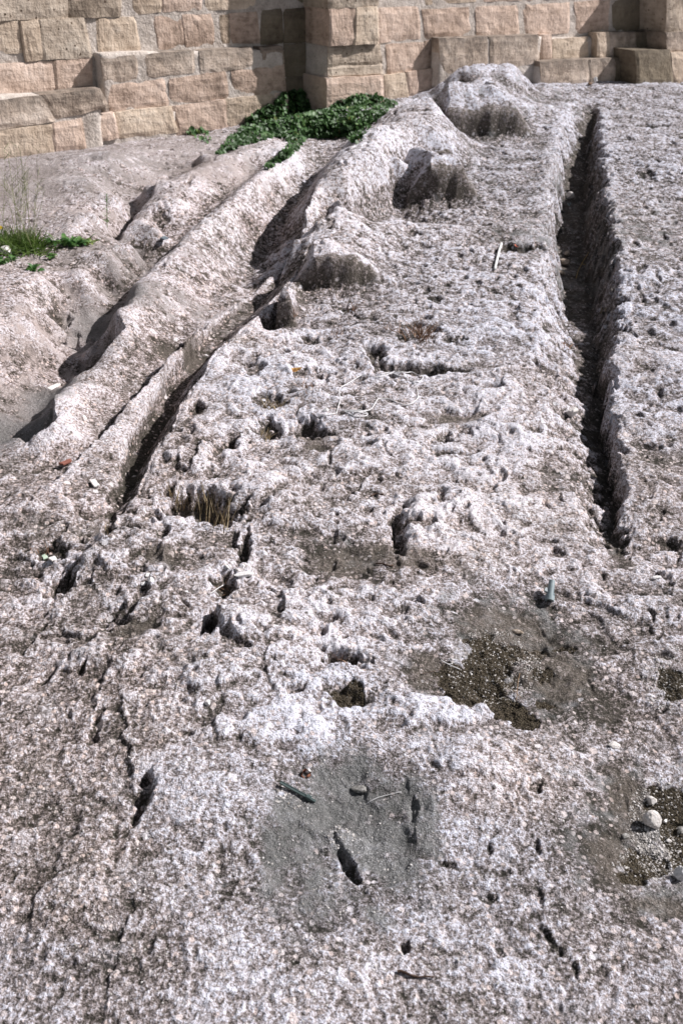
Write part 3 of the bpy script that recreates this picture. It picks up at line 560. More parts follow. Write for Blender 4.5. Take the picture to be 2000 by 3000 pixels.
def plain(name, stops, scale=60, rough=.85, bumpd=.001, spec=.25, detail=2):
    k = NT(name); n = k.noise(scale, detail, .6); k.base(k.ramp(n, stops)); k.b.inputs['Roughness'].default_value = rough; k.b.inputs['Specular IOR Level'].default_value = spec
    if bumpd: k.bump(n, .6, bumpd)
    return k.m
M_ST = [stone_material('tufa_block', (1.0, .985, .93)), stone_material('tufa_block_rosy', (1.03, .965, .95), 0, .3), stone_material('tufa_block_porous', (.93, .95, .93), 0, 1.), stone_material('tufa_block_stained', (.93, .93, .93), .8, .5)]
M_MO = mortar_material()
M_SHADE_DAMP = stone_material('shade_tinted_damp_tufa', (.38, .38, .33), .4, .3)  # buttress shadow painted into the tint, over some real damp stain

# ------------------------------------------------------------------ wall
def empty(name, loc, label=None, cat=None, group=None):
    o = bpy.data.objects.new(name, None); COL.objects.link(o); o.location = loc; o.empty_display_size = .1
    if label: o['label'] = label; o['category'] = cat
    if group: o['group'] = group
    return o
def mesh_obj(name, verts, faces, mat, parent=None, smooth=False, loc=None):
    m = bpy.data.meshes.new(name); m.from_pydata([tuple(v) for v in verts], [], faces); m.update()
    if mat: m.materials.append(mat)
    if smooth: m.polygons.foreach_set('use_smooth', [True] * len(m.polygons))
    o = bpy.data.objects.new(name, m); COL.objects.link(o)
    if parent is not None: o.parent = parent; 
    if loc is not None: o.location = loc
    return o
def tag(o, label, cat, group=None):
    o['label'] = label; o['category'] = cat
    if group: o['group'] = group
    return o
rng = random.Random(7)
WB = Vector(on_wall(960, 330, 0)); 
wall = empty('stone_wall', WB, 'old wall of pink and buff tufa blocks with two shallow buttresses and a stepped footing', 'wall')
AL, NN = Vector(W_ALONG), Vector(W_N)
def block(q, d, mat, back=-.03, rough=.0045, name='stone_block', nx=9, nz=5, rnd=.012):
    """q: four corners of its face in the photograph (tl, tr, br, bl); d: how far it stands proud"""
    g = 4.2; q = [(q[0][0] - g, q[0][1] - g), (q[1][0] + g, q[1][1] - g), (q[2][0] + g, q[2][1] + g), (q[3][0] - g, q[3][1] + g)]
    if q[1][0] - q[0][0] < 45: nx = 5
    d += .003; c = [Vector(on_wall(a, b, d)) for a, b in q]
    V, Fc = [], []
    seed = Vector((rng.uniform(0, 50), rng.uniform(0, 50), rng.uniform(0, 50)))
    for j in range(nz):
        v = j / (nz - 1)
        v2 = .5 - .5 * math.cos(math.pi * v) if nz > 3 else v; v2 = .35 * v + .65 * v2
        for i in range(nx):
            u = i / (nx - 1); u2 = .35 * u + .65 * (.5 - .5 * math.cos(math.pi * u))
            p = (c[0] * (1 - u2) + c[1] * u2) * (1 - v2) + (c[3] * (1 - u2) + c[2] * u2) * v2
            ed = (i in (0, nx - 1)) + (j in (0, nz - 1))
            n = mnoise.fractal(p * 9 + seed, .9, 2.1, 4)
            p = p + NN * (rough * 1.6 * n - rnd * (0, 1, 2.0)[ed] * (.6 + .6 * abs(mnoise.noise(p * 22 + seed))))
            if ed:
                p = p + AL * (.008 * mnoise.noise(p * 13 + seed)) + Vector((0, 0, .007 * mnoise.noise(p * 13 - seed)))
            V.append(p)
    for j in range(nz - 1):
        for i in range(nx - 1):
            a = j * nx + i; Fc.append((a, a + nx, a + nx + 1, a + 1))
    ring = [i for i in range(nx)] + [j * nx + nx - 1 for j in range(1, nz)] + [(nz - 1) * nx + i for i in range(nx - 2, -1, -1)] + [j * nx for j in range(nz - 2, 0, -1)]
    b0 = len(V)
    for r in ring:
        p = V[r]; V.append(p - NN * ((p - Vector(W_P0)).dot(NN) - back))
    n = len(ring)
    for k_ in range(n):
        Fc.append((ring[k_], ring[(k_ + 1) % n], b0 + (k_ + 1) % n, b0 + k_))
    o = mesh_obj(name, [v - WB for v in V], Fc, mat, wall)
    return o
S, R_, P_, T_ = M_ST
BL = [ # top course
 (((-110,-70),(193,-80),(199,48),(-110,62)),.01,P_),((( 199,-80),(350,-88),(354,42),(206,50)),.008,P_),(((388,-90),(470,-92),(470,32),(392,38)),0,S),(((476,-92),(588,-96),(590,24),(476,30)),0,R_),(((606,-96),(742,-104),(746,20),(606,26)),0,S),(((752,-104),(930,-110),(932,10),(756,18)),-.006,M_SHADE_DAMP),
 # second course
 (((-60,68),(56,64),(69,150),(-60,156)),.0,S),(((-60,160),(69,153),(73,177),(-60,186)),-.012,P_),(((62,63),(110,60),(128,171),(79,175)),.012,S),(((113,60),(245,55),(270,162),(131,172)),.014,P_),(((284,56),(396,52),(410,146),(292,158)),0,S),(((402,54),(430,56),(441,142),(414,146)),-.006,R_),
 (((452,52),(529,47),(541,134),(466,142)),-.002,R_),(((533,47),(620,42),(628,127),(544,134)),0,R_),(((646,46),(670,43),(677,124),(652,128)),-.004,S),(((675,42),(752,36),(758,120),(682,124)),.0,R_),(((766,34),(826,28),(828,122),(769,127)),.0,M_SHADE_DAMP),
 # third course
 (((-90,196),(155,180),(164,266),(-90,296)),.006,R_),(((160,179),(268,169),(268,254),(169,264)),.01,R_),
 (((301,172),(399,163),(404,226),(308,240)),.085,T_),(((424,162),(566,151),(568,206),(430,224)),.085,T_),(((590,152),(736,142),(738,192),(594,212)),.085,T_),(((768,143),(826,139),(831,188),(770,194)),.08,T_),
 # footing, two courses
 (((322,252),(478,233),(496,303),(326,323)),.086,R_),(((502,236),(658,210),(668,283),(500,303)),.086,R_),(((682,210),(830,190),(836,266),(684,282)),.084,R_),
 (((-90,308),(120,282),(160,350),(-90,392)),.14,T_),(((127,282),(290,262),(318,310),(168,347)),.14,T_),
 (((-90,400),(150,366),(160,444),(-90,474)),.145,S),(((156,365),(236,352),(252,430),(165,442)),.145,R_),(((250,346),(332,332),(346,400),(262,424)),.12,R_),(((338,333),(500,314),(520,384),(350,404)),.10,S),(((506,315),(655,294),(668,370),(524,392)),.09,R_),(((662,293),(800,276),(812,360),(672,372)),.088,S),(((806,276),(838,272),(846,350),(816,358)),.086,R_),
 # recess beside the buttress
 (((838,134),(950,124),(952,212),(838,220)),.002,M_SHADE_DAMP),(((838,228),(950,216),(954,300),(840,312)),.002,M_SHADE_DAMP),(((840,318),(950,306),(952,400),(842,410)),.002,M_SHADE_DAMP),(((836,30),(950,20),(950,114),(838,124)),.002,M_SHADE_DAMP),(((940,-100),(956,-100),(954,12),(940,14)),.002,M_SHADE_DAMP),
 # first buttress
 (((967,-110),(1106,-114),(1107,14),(968,20)),.272,P_),(((969,26),(1040,24),(1036,127),(971,131)),.27,R_),(((1046,26),(1105,22),(1109,124),(1041,128)),.275,S),(((967,136),(1112,130),(1118,183),(966,194)),.24,P_),(((966,200),(1119,188),(1122,216),(965,224)),.242,P_),(((963,232),(1121,224),(1124,300),(962,325)),.27,R_),
 # right of the buttress
 (((1108,-114),(1228,-120),(1225,8),(1110,14)),-.005,R_),(((1244,-120),(1400,-124),(1400,0),(1246,8)),-.002,S),(((1416,-124),(1560,-128),(1560,-4),(1416,0)),0,R_),(((1572,-128),(1780,-134),(1780,-10),(1574,-6)),0,S),
 (((1112,26),(1222,20),(1232,108),(1114,122)),0,R_),(((1242,30),(1371,22),(1378,98),(1250,110)),0,R_),(((1398,24),(1512,18),(1521,98),(1402,104)),.004,R_),(((1538,18),(1666,10),(1666,92),(1542,98)),.002,R_),(((1686,8),(1788,2),(1780,84),(1690,94)),.0,R_),(((1796,2),(1940,-4),(1940,84),(1800,86)),-.002,M_SHADE_DAMP),
 (((1136,132),(1240,124),(1246,200),(1140,214)),0,R_),(((1244,122),(1285,118),(1285,196),(1250,200)),-.004,R_),(((1126,224),(1190,216),(1196,286),(1130,300)),.02,S),(((1196,214),(1268,203),(1272,262),(1200,286)),.02,R_),
 (((1291,116),(1424,110),(1427,200),(1296,212)),.085,T_),(((1438,110),(1577,104),(1578,180),(1442,200)),.085,T_),(((1588,104),(1612,103),(1614,178),(1590,180)),.04,R_),(((1617,118),(1720,110),(1720,174),(1617,180)),.035,S),(((1754,98),(1784,97),(1784,172),(1752,174)),.09,S),(((1790,98),(1862,96),(1862,166),(1788,170)),.088,T_),(((1866,97),(1955,95),(1955,150),(1868,166)),.09,M_SHADE_DAMP),
 (((1588,184),(1722,177),(1722,240),(1590,248)),.15,T_),(((1730,177),(1800,172),(1800,238),(1730,243)),.15,T_),(((1804,173),(1866,170),(1866,240),(1804,240)),.148,M_SHADE_DAMP),
 (((1868,152),(1962,148),(1970,246),(1870,246)),.32,M_SHADE_DAMP),
 # second buttress
 (((1960,-140),(2110,-144),(2105,92),(1956,94)),.27,P_),(((1957,98),(2105,96),(2105,150),(1960,152)),.30,T_),(((1972,156),(2110,154),(2110,246),(1975,246)),.32,S)]
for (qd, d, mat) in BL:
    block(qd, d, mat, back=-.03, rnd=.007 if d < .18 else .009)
# courses that run on outside the frame
def wblock(s0, s1, z0, z1, d, mat):
    c = [Vector(W_P0) + AL * s + NN * d for s in (s0, s1, s1, s0)]
    zs = (z1, z1, z0, z0); V = []
    o_ = []
    for p, z in zip(c, zs): o_.append(Vector((p.x, p.y, z)))
    r = .01; f = [p + NN * 0 for p in o_]; V = f + [p - NN * (d + .03) for p in o_]
    mesh_obj('stone_block', [v - WB for v in V], [(3, 2, 1, 0), (0, 1, 5, 4), (1, 2, 6, 5), (2, 3, 7, 6), (3, 0, 4, 7)], mat, wall)
ztop = on_wall(1000, -115, 0)[2]; s_l = (on_wall(-120, 200, 0) - W_P0) @ W_ALONG; s_r = (on_wall(2120, 200, 0) - W_P0) @ W_ALONG
for r in range(5):
    z0 = ztop + .01 + r * .235; s = s_l - 1.2 + (r % 2) * .25
    while s < s_r + 1.4:
        L = rng.uniform(.38, .5); wblock(s, s + L - .015, z0, z0 + .222, rng.uniform(0, .012), rng.choice([S, R_, P_])); s += L
for r in range(7):
    z0 = ztop - .235 * (r + 1); s = s_l - .02
    while s > s_l - 1.2:
        L = rng.uniform(.38, .5); wblock(s - L + .015, s, z0, z0 + .222, (.0 if r < 4 else .1) + rng.uniform(0, .01), rng.choice([S, R_, P_])); s -= L
    s = s_r + .02
    while s < s_r + 1.4:
        L = rng.uniform(.38, .5); wblock(s, s + L - .015, z0, z0 + .222, (.27 if s < s_r + .3 else 0) + rng.uniform(0, .01), rng.choice([S, R_, P_])); s += L

def mortar_sheet(s0, s1, z0, z1, d, name='mortar', top=True, amp=.0035):
    """rough lime mortar bedding a stretch of wall, its face d metres proud, returning to the wall behind"""
    nx = max(3, int((s1 - s0) / .02)); nz = max(3, int((z1 - z0) / .02)); V = []; Fc = []
    def P(s, z, dd): 
        p = Vector(W_P0) + AL * s + NN * dd; p.z = z; return p
    for j in range(nz + 1):
        for i in range(nx + 1):
            s = s0 + (s1 - s0) * i / nx; z = z0 + (z1 - z0) * j / nz
            n = mnoise.fractal(Vector((s * 7, z * 7, d * 30)), .8, 2.1, 4)
            ed = (i in (0, nx)) or (j in (0, nz))
            V.append(P(s + (.004 * n if ed else 0), z + (.004 * n if ed else 0), d + amp * n - (.008 if ed else 0)) - WB)
    for j in range(nz):
        for i in range(nx):
            a = j * (nx + 1) + i; Fc.append((a, a + 1, a + nx + 2, a + nx + 1))
    w = nx + 1
    ring = [i for i in range(w)] + [j * w + nx for j in range(1, nz + 1)] + [nz * w + i for i in range(nx - 1, -1, -1)] + [j * w for j in range(nz - 1, 0, -1)]
    b0 = len(V)
    for r in ring:
        p = V[r] + WB; V.append(p - NN * ((p - Vector(W_P0)).dot(NN) + .05) - WB)
    for k_ in range(len(ring)): Fc.append((ring[(k_ + 1) % len(ring)], ring[k_], b0 + k_, b0 + (k_ + 1) % len(ring)))
    o = mesh_obj(name, V, Fc, M_MO, wall, True); return o
def sz(px, py, d): p = on_wall(px, py, d); return float((p - W_P0) @ W_ALONG), float(p[2])
mortar_sheet(s_l - 1.2, s_r + 1.4, sz(960, 420, 0)[1] - .3, ztop + 1.2, -.004)
def msheet(x0, y0, x1, y1, d, amp=.006):
    s0, za = sz(x0, y0, d); s1, zb = sz(x1, y1, d); mortar_sheet(s0, s1, min(za, zb), max(za, zb), d, amp=amp)
zl1 = sz(560, 154, .08)[1]
s0, _ = sz(297, 200, .08); s1, _ = sz(832, 200, .08); mortar_sheet(s0, s1, sz(560, 420, .08)[1], sz(560, 150, .08)[1], .082)
s0, _ = sz(-90, 300, .13); s1, _ = sz(296, 300, .13); mortar_sheet(s_l - 1.2, s1, sz(200, 500, .13)[1], sz(150, 276, .13)[1], .132)
s0, _ = sz(250, 400, .1); s1, _ = sz(520, 400, .1); mortar_sheet(s0, s1, sz(400, 450, .1)[1], sz(400, 330, .1)[1], .096)
s0, _ = sz(968, 100, .27); s1, _ = sz(1106, 100, .27); mortar_sheet(s0, s1, sz(1040, 130, .27)[1], ztop + 1.2, .262); mortar_sheet(s0, s1, sz(1040, 224, .24)[1], sz(1040, 130, .27)[1] + .001, .233); mortar_sheet(s0 - .002, s1 + .02, sz(1040, 360, .27)[1], sz(1040, 226, .27)[1], .264)
s0, _ = sz(1287, 150, .08); s1, _ = sz(1582, 150, .08); mortar_sheet(s0, s1, sz(1430, 250, .08)[1], sz(1430, 108, .08)[1], .081)
s0, _ = sz(1751, 150, .08); s1, _ = sz(1990, 150, .08); mortar_sheet(s0, s1, sz(1800, 260, .08)[1], sz(1800, 96, .08)[1], .083)
s0, _ = sz(1583, 200, .03); s1, _ = sz(1752, 200, .03); mortar_sheet(s0, s1, sz(1700, 260, .03)[1], sz(1660, 108, .03)[1], .030)
s0, _ = sz(1582, 200, .15); s1, _ = sz(1900, 200, .15); mortar_sheet(s0, s1, sz(1700, 265, .15)[1], sz(1700, 180, .15)[1], .143)
s0, _ = sz(1962, 100, .27); mortar_sheet(s0, s0 + .45, sz(1980, 300, .27)[1], ztop + 1.2, .262)

# ------------------------------------------------------------------ small things on the rock
CAMV = Vector((0, 0, CAMZ))
def tube(V, Fc, P, R, n=6):
    P = [Vector(p) for p in P]; R = R if isinstance(R, (list, tuple)) else [R] * len(P)
    up = Vector((.3, .2, 1)).normalized()
    b0 = len(V)
    for i, p in enumerate(P):
        t = (P[min(i + 1, len(P) - 1)] - P[max(i - 1, 0)]).normalized()
        a = t.cross(up); a = a.normalized() if a.length > 1e-4 else Vector((1, 0, 0)); b = t.cross(a)
        for k in range(n):
            an = 2 * math.pi * k / n; V.append(p + (a * math.cos(an) + b * math.sin(an)) * R[i])
    for i in range(len(P) - 1):
        for k in range(n):
            Fc.append((b0 + i * n + k, b0 + i * n + (k + 1) % n, b0 + (i + 1) * n + (k + 1) % n, b0 + (i + 1) * n + k))
    Fc.append(tuple(b0 + k for k in range(n))[::-1]); Fc.append(tuple(b0 + (len(P) - 1) * n + k for k in range(n)))
def place(o, at, rot=None):
    o.location = at
    if rot: o.rotation_euler = rot
    return o
import bmesh
def stone(px, py, wpx, hpx, label, cat='stone', name='loose_stone', mat=None, flat=.62, rz=None, ang=.28, seed=0, group=None, sink=.22, cuts=3):
    """a broken stone, wpx x hpx photo pixels large, resting on the rock"""
    at = hit(px, py + hpx * .25); m = mpp(at); w = wpx * m; dpt = max(hpx * m * 1.1, w * .5)
    bm = bmesh.new(); bmesh.ops.create_icosphere(bm, subdivisions=cuts, radius=.5)
    rs = random.Random(seed * 31 + int(px))
    planes = [Vector((rs.gauss(0, 1), rs.gauss(0, 1), rs.gauss(0, .8))).normalized() for _ in range(9)]
    for v in bm.verts:
        p = v.co.normalized()
        f = .5
        for pl in planes:
            dd = p.dot(pl)
            if dd > .05: f = min(f, (.26 + .16 * abs(pl.x * 3.7 % 1)) / dd)
        v.co = p * f * 1.08 * (1 + .05 * mnoise.noise(p * 3 + planes[0] * 9) + .05 * mnoise.noise(p * 9))
        v.co.x *= w; v.co.y *= dpt; v.co.z *= min(w, dpt) * flat * 1.4
    me_ = bpy.data.meshes.new(name); bm.to_mesh(me_); bm.free()
    zt = min(w, dpt) * flat * .7
    me_.materials.append(mat or M_CHALK); o = bpy.data.objects.new(name, me_); COL.objects.link(o)
    place(o, at + Vector((0, 0, zt * (1 - 2 * sink))), (rs.uniform(-.15, .15), rs.uniform(-.15, .15), rs.uniform(0, 3) if rz is None else rz))
    return tag(o, label, cat, group)
M_CHALK = plain('chalky_stone', [(.35, (.50, .46, .43)), (.5, (.66, .62, .60)), (.65, (.76, .73, .72))], 240, bumpd=.0012)
M_WHITE = plain('white_stone', [(.35, (.62, .59, .58)), (.55, (.80, .78, .78)), (.7, (.86, .84, .85))], 200, bumpd=.001)
M_TAN = plain('tan_stone', [(.35, (.22, .17, .13)), (.5, (.38, .31, .25)), (.65, (.52, .45, .40))], 160, bumpd=.0012)
M_GREYST = plain('grey_stone', [(.35, (.13, .125, .115)), (.55, (.25, .24, .23)), (.7, (.42, .41, .40))], 200, bumpd=.0012)
stone(1905, 2412, 52, 46, 'largest pale rounded pebble beside the dark soil at the right edge', 'pebble', 'pebble', M_CHALK, .8, seed=1, sink=.12)
stone(1905, 2350, 34, 27, 'pale split pebble just above the largest pebble near the right edge', 'pebble', 'pebble', M_CHALK, .75, seed=2, sink=.15)
stone(1993, 2562, 42, 42, 'blocky white pebble cut off by the right edge below the soil patch', 'pebble', 'pebble', M_WHITE, .7, seed=3, sink=.1)
stone(1829, 2450, 30, 16, 'small flat grey pebble left of the largest pebble', 'pebble', 'pebble', M_GREYST, .5, seed=4)
stone(1990, 2438, 40, 24, 'dark grey rounded pebble right of the largest pebble', 'pebble', 'pebble', M_GREYST, .6, seed=5)
stone(1957, 2463, 20, 16, 'light grey pebble in the gravel below the dark grey one', 'pebble', 'pebble', M_CHALK, .6, seed=6)
stone(1947, 2404, 18, 12, 'thin white chip right of the largest pebble', 'pebble', 'pebble', M_WHITE, .4, seed=7)
stone(1672, 1212, 44, 34, 'tan and white broken stone on the floor of the right trench', 'stone', 'loose_stone', M_CHALK, .6, seed=8, sink=.1)
stone(1668, 578, 22, 18, 'small beige stone at the shadow edge high in the trench', 'stone', 'loose_stone', M_CHALK, .8, seed=9, sink=.1)
stone(1650, 768, 40, 26, 'brown angular stone lying across the trench floor', 'stone', 'loose_stone', M_TAN, .6, seed=10)
stone(1640, 800, 30, 18, 'low tan stone below the brown stone in the trench', 'stone', 'loose_stone', M_TAN, .5, seed=11)
stone(1660, 742, 30, 16, 'pale tan stone above the brown stone in the trench', 'stone', 'loose_stone', M_TAN, .5, seed=12)
stone(1052, 2318, 54, 20, 'long grey chip of rock lying on the smooth grey patch', 'stone', 'loose_stone', M_GREYST, .5, rz=-.4, seed=13)
stone(432, 1683, 22, 15, 'upper white chip of the three in a hollow', 'stone', 'stone_chip', M_WHITE, .5, seed=14)
stone(441, 1700, 24, 20, 'middle white chip of the three in a hollow, the blockiest', 'stone', 'stone_chip', M_WHITE, .6, seed=15)
stone(419, 1715, 20, 14, 'lower left white chip of the three in a hollow', 'stone', 'stone_chip', M_WHITE, .5, seed=16)
stone(665, 1661, 24, 10, 'narrow white chip above the broad flat white stone', 'stone', 'stone_chip', M_WHITE, .4, seed=17)
stone(712, 1681, 58, 24, 'broad flat white stone above the thorny hollow', 'stone', 'loose_stone', M_WHITE, .3, rz=.1, seed=18)
stone(1514, 1853, 34, 16, 'oblong tan stone at the upper end of the moss patch', 'stone', 'loose_stone', M_TAN, .5, rz=-.3, seed=19)
stone(608, 2062, 20, 20, 'white chip in the hollow under the curved rock edge', 'stone', 'stone_chip', M_WHITE, .5, seed=20)
stone(1380, 1977, 9, 8, 'tiny white chip on the dark moss', 'stone', 'stone_chip', M_WHITE, .6, seed=21)
stone(1797, 2182, 36, 30, 'pale rosy knob of stone on the ground right of the moss', 'stone', 'loose_stone', M_CHALK, .35, seed=22, sink=.3)
stone(955, 1200, 22, 14, 'white lump left of the wire loop', 'stone', 'stone_chip', M_WHITE, .6, seed=23)
stone(902, 2262, 16, 14, 'white chip against the rusty scrap', 'stone', 'stone_chip', M_WHITE, .6, seed=24)
stone(1925, 1690, 32, 15, 'flat white chip on the rock below the end of the trench', 'stone', 'stone_chip', M_WHITE, .35, seed=25)
stone(1743, 239, 14, 13, 'white ball of litter at the foot of the stepped footing', 'litter', 'litter_ball', plain('white_paper', [(.4, .80), (.6, .90)], 80), .9, seed=26, sink=.05)
stone(1727, 246, 24, 9, 'brown clod beside the white ball at the wall foot', 'stone', 'loose_stone', plain('brown_clod', [(.4, (.10, .06, .04)), (.6, (.2, .13, .09))], 80), .6, seed=27)
stone(20, 735, 46, 40, 'pale rounded stone at the left edge below the green clump', 'stone', 'loose_stone', M_CHALK, .5, seed=28)

M_TILE = plain('white_glazed_tile', [(.4, (.72, .68, .66)), (.6, (.80, .77, .75))], 90, .4, .0)
M_RED = plain('red_terracotta', [(.4, (.20, .075, .055)), (.6, (.29, .12, .09))], 120, .7)
def slab(quad, thick, name, label, cat, mat, lift=.004):
    """a flat broken piece: its four corners as seen in the photograph"""
    cx = sum(q[0] for q in quad) / 4; cy = sum(q[1] for q in quad) / 4; c = hit(cx, cy) + Vector((0, 0, lift + thick))
    top = []
    for x, y in quad:
        d = Vector(rays(x, y)); t = (c.z - CAMZ) / d.z; p = CAMV + d * t; top.append(p - c)
    nb = 6; ringt = []
    for i in range(4):
        a, b = top[i], top[(i + 1) % 4]
        for k in range(nb): ringt.append(a.lerp(b, k / nb) + Vector((0, 0, 0)) + (b - a).cross(Vector((0, 0, 1))).normalized() * (.0009 * rng.uniform(-1, 1) if k else 0))
    n = len(ringt); ins = [p * .96 + Vector((0, 0, 0)) for p in ringt]; outr = [p - Vector((0, 0, thick * .15)) for p in ringt]; bot = [p - Vector((0, 0, thick)) for p in ringt]
    V = ins + outr + bot; Fc = [tuple(range(n))[::-1], tuple(range(2 * n, 3 * n))]
    for L in (0, n):
        for i in range(n): Fc.append((L + i, L + (i + 1) % n, L + n + (i + 1) % n, L + n + i))
    bm = bmesh.new(); vs = [bm.verts.new(v) for v in V]
    for f in Fc: bm.faces.new([vs[i] for i in f])
    bmesh.ops.recalc_face_normals(bm, faces=bm.faces); m = bpy.data.meshes.new(name); bm.to_mesh(m); bm.free(); m.materials.append(mat)
    o = bpy.data.objects.new(name, m); COL.objects.link(o); o.location = c; o.rotation_euler = (rng.uniform(-.05, .05), rng.uniform(-.05, .05), 0)
    return tag(o, label, cat)
slab([(261,1405),(278,1402),(292,1419),(275,1423)], .004, 'tile_shard', 'small square white tile shard on the brown rock between two ruts', 'tile shard', M_TILE)
slab([(137,1136),(168,1122),(178,1123),(150,1143)], .006, 'tile_shard', 'long white tile shard on the grey rut floor beside the jutting ledge', 'tile shard', M_TILE)
slab([(172,1357),(206,1343),(210,1350),(186,1361)], .005, 'tile_shard', 'reddish brown tile shard at the left edge of a narrow rut', 'tile shard', M_RED)
slab([(122,1627),(134,1622),(141,1632),(128,1637)], .003, 'tile_shard', 'pale green shard in the small grassy pit at the left', 'tile shard', plain('pale_green_glaze', [(.4, (.42, .52, .42)), (.6, (.52, .62, .50))], 90, .5, 0))
slab([(142,1634),(160,1628),(168,1638),(152,1642)], .003, 'tile_shard', 'pinkish white shard right of the pale green shard', 'tile shard', M_TILE)
slab([(470,694),(482,690),(494,696),(480,699)], .004, 'slate_chip', 'small blue grey slate chip on the upper left rock', 'slate chip', plain('slate', [(.4, (.10, .13, .16)), (.6, (.18, .22, .25))], 90, .5, 0))

def path3(pxs, lift=.004):
    out = []
    for x, y in pxs:
        p = hit(x, y); out.append(Vector((p.x, p.y, p.z + lift)))
    return out
def smooth(P, k=4):
    P = [Vector(p) for p in P]; out = []
    for i in range(len(P) - 1):
        p0, p1, p2, p3 = P[max(i - 1, 0)], P[i], P[i + 1], P[min(i + 2, len(P) - 1)]
        for j in range(k):
            t = j / k; out.append(.5 * ((2 * p1) + (p2 - p0) * t + (2 * p0 - 5 * p1 + 4 * p2 - p3) * t * t + (3 * p1 - p0 - 3 * p2 + p3) * t ** 3))
    out.append(P[-1]); return out
def relax(P, n=3):
    for _ in range(n):
        P = [P[0]] + [Vector((P[i].x, P[i].y, max(P[i].z, (P[i - 1].z + P[i + 1].z) / 2))) for i in range(1, len(P) - 1)] + [P[-1]]
    return P
def cable(paths, r, name, label, cat, mat, lift=.003, k=5, n=6, center=None):
    V, Fc = [], []; base = hit(*paths[0][0])
    for pa in paths:
        P = relax(smooth(path3(pa, lift), k)); rr = r if not isinstance(r, tuple) else [r[0] + (r[1] - r[0]) * i / (len(P) - 1) for i in range(len(P))]
        tube(V, Fc, [p - base for p in P], rr, n)
    o = mesh_obj(name, V, Fc, mat, smooth=True, loc=base); return tag(o, label, cat)
M_WIRE = plain('white_wire', [(.4, (.66, .65, .66)), (.6, (.78, .77, .78))], 60, .5, 0)
cable([[(985,1215),(990,1196),(996,1172),(993,1150),(1000,1136),(1030,1122),(1060,1112),(1095,1108),(1120,1106),(1150,1098),(1180,1096),(1205,1100),(1228,1103),(1238,1112),(1228,1120),(1210,1121),(1190,1114),(1165,1104),(1140,1098),(1115,1100)],
       [(1211,1121),(1220,1140),(1224,1165),(1210,1182),(1190,1190),(1165,1184),(1140,1174),(1110,1171),(1100,1182),(1088,1200),(1070,1208),(1040,1212),(1010,1208),(1035,1220),(1062,1224),(1076,1218),(1050,1210),(1020,1208)],
       [(985,1214),(960,1220),(930,1222)],[(1000,1208),(1030,1205),(1060,1206),(1078,1216)]], .0016, 'wire', 'tangled loop of thin white wire on the pitted rock', 'wire', M_WIRE)
cable([[(1468,718),(1462,738),(1454,768),(1448,794)]], .0058, 'stick', 'short straight white stick lying on the upper rock', 'stick', plain('white_plastic', [(.4, .72), (.6, .80)], 40, .4, 0), .008, 2, 8)
M_TWIG = plain('dark_twig', [(.4, (.045, .025, .018)), (.6, (.11, .07, .05))], 300, .8)
cable([[(1163,2856),(1172,2853),(1180,2860),(1200,2867),(1222,2868),(1245,2869),(1270,2872)]], (.0026, .0014), 'twig', 'dark curved twig on the pale rock near the bottom edge', 'twig', M_TWIG, .003, 4, 7)
cable([[(1085,1457),(1100,1455),(1122,1452)]], .0022, 'twig', 'short brown twig on the pale plateau', 'twig', M_TWIG, .003, 3)
cable([[(1100,1656),(1120,1657),(1140,1663),(1150,1662)]], .002, 'twig', 'thin brown twig in the dusty hollow in the middle', 'twig', M_TWIG, .003, 3)
cable([[(1290,1944),(1310,1952),(1330,1962),(1345,1968)],[(1310,1952),(1325,1950)]], .0011, 'straw', 'bleached forked straw at the left rim of the moss patch', 'straw', M_WIRE, .004, 3, 4)
cable([[(1520,1985),(1515,2010),(1513,2040),(1510,2060)],[(1500,2030),(1512,2042),(1524,2052)]], .0009, 'straw', 'upright brown straw on the lower moss patch', 'straw', plain('brown_straw', [(.4, (.20, .12, .07)), (.6, (.35, .25, .16))], 90), .006, 3, 4)
cable([[(1230,1980),(1260,1976),(1290,1972)]], .0008, 'straw', 'thin dark straw trailing left from the moss patch', 'straw', M_TWIG, .004, 3, 4)
cable([[(1072,2362),(1090,2350),(1110,2342),(1150,2334),(1175,2325)]], .0007, 'thread', 'faint white thread across the smooth grey patch', 'thread', M_WIRE, .003, 3, 4)
cable([[(1662,598),(1666,608),(1670,597)]], .0016, 'wire_scrap', 'bent pale blue wire scrap in the shaded trench', 'wire', plain('blue_wire', [(.4, (.30, .42, .45)), (.6, (.4, .52, .55))], 40), .006, 2)
cable([[(1686,822),(1692,800),(1704,780),(1722,750)],[(1704,780),(1712,782)]], .0016, 'straw', 'golden dry straw leaning against the shaded trench wall', 'straw', plain('gold_straw', [(.4, (.35, .24, .10)), (.6, (.5, .36, .17))], 60), .012, 3, 4)
cable([[(615,1748),(640,1732),(660,1722)],[(628,1739),(640,1752)]], .0012, 'straw', 'pale forked straw in the thorny hollow', 'straw', M_WIRE, .006, 3, 4)
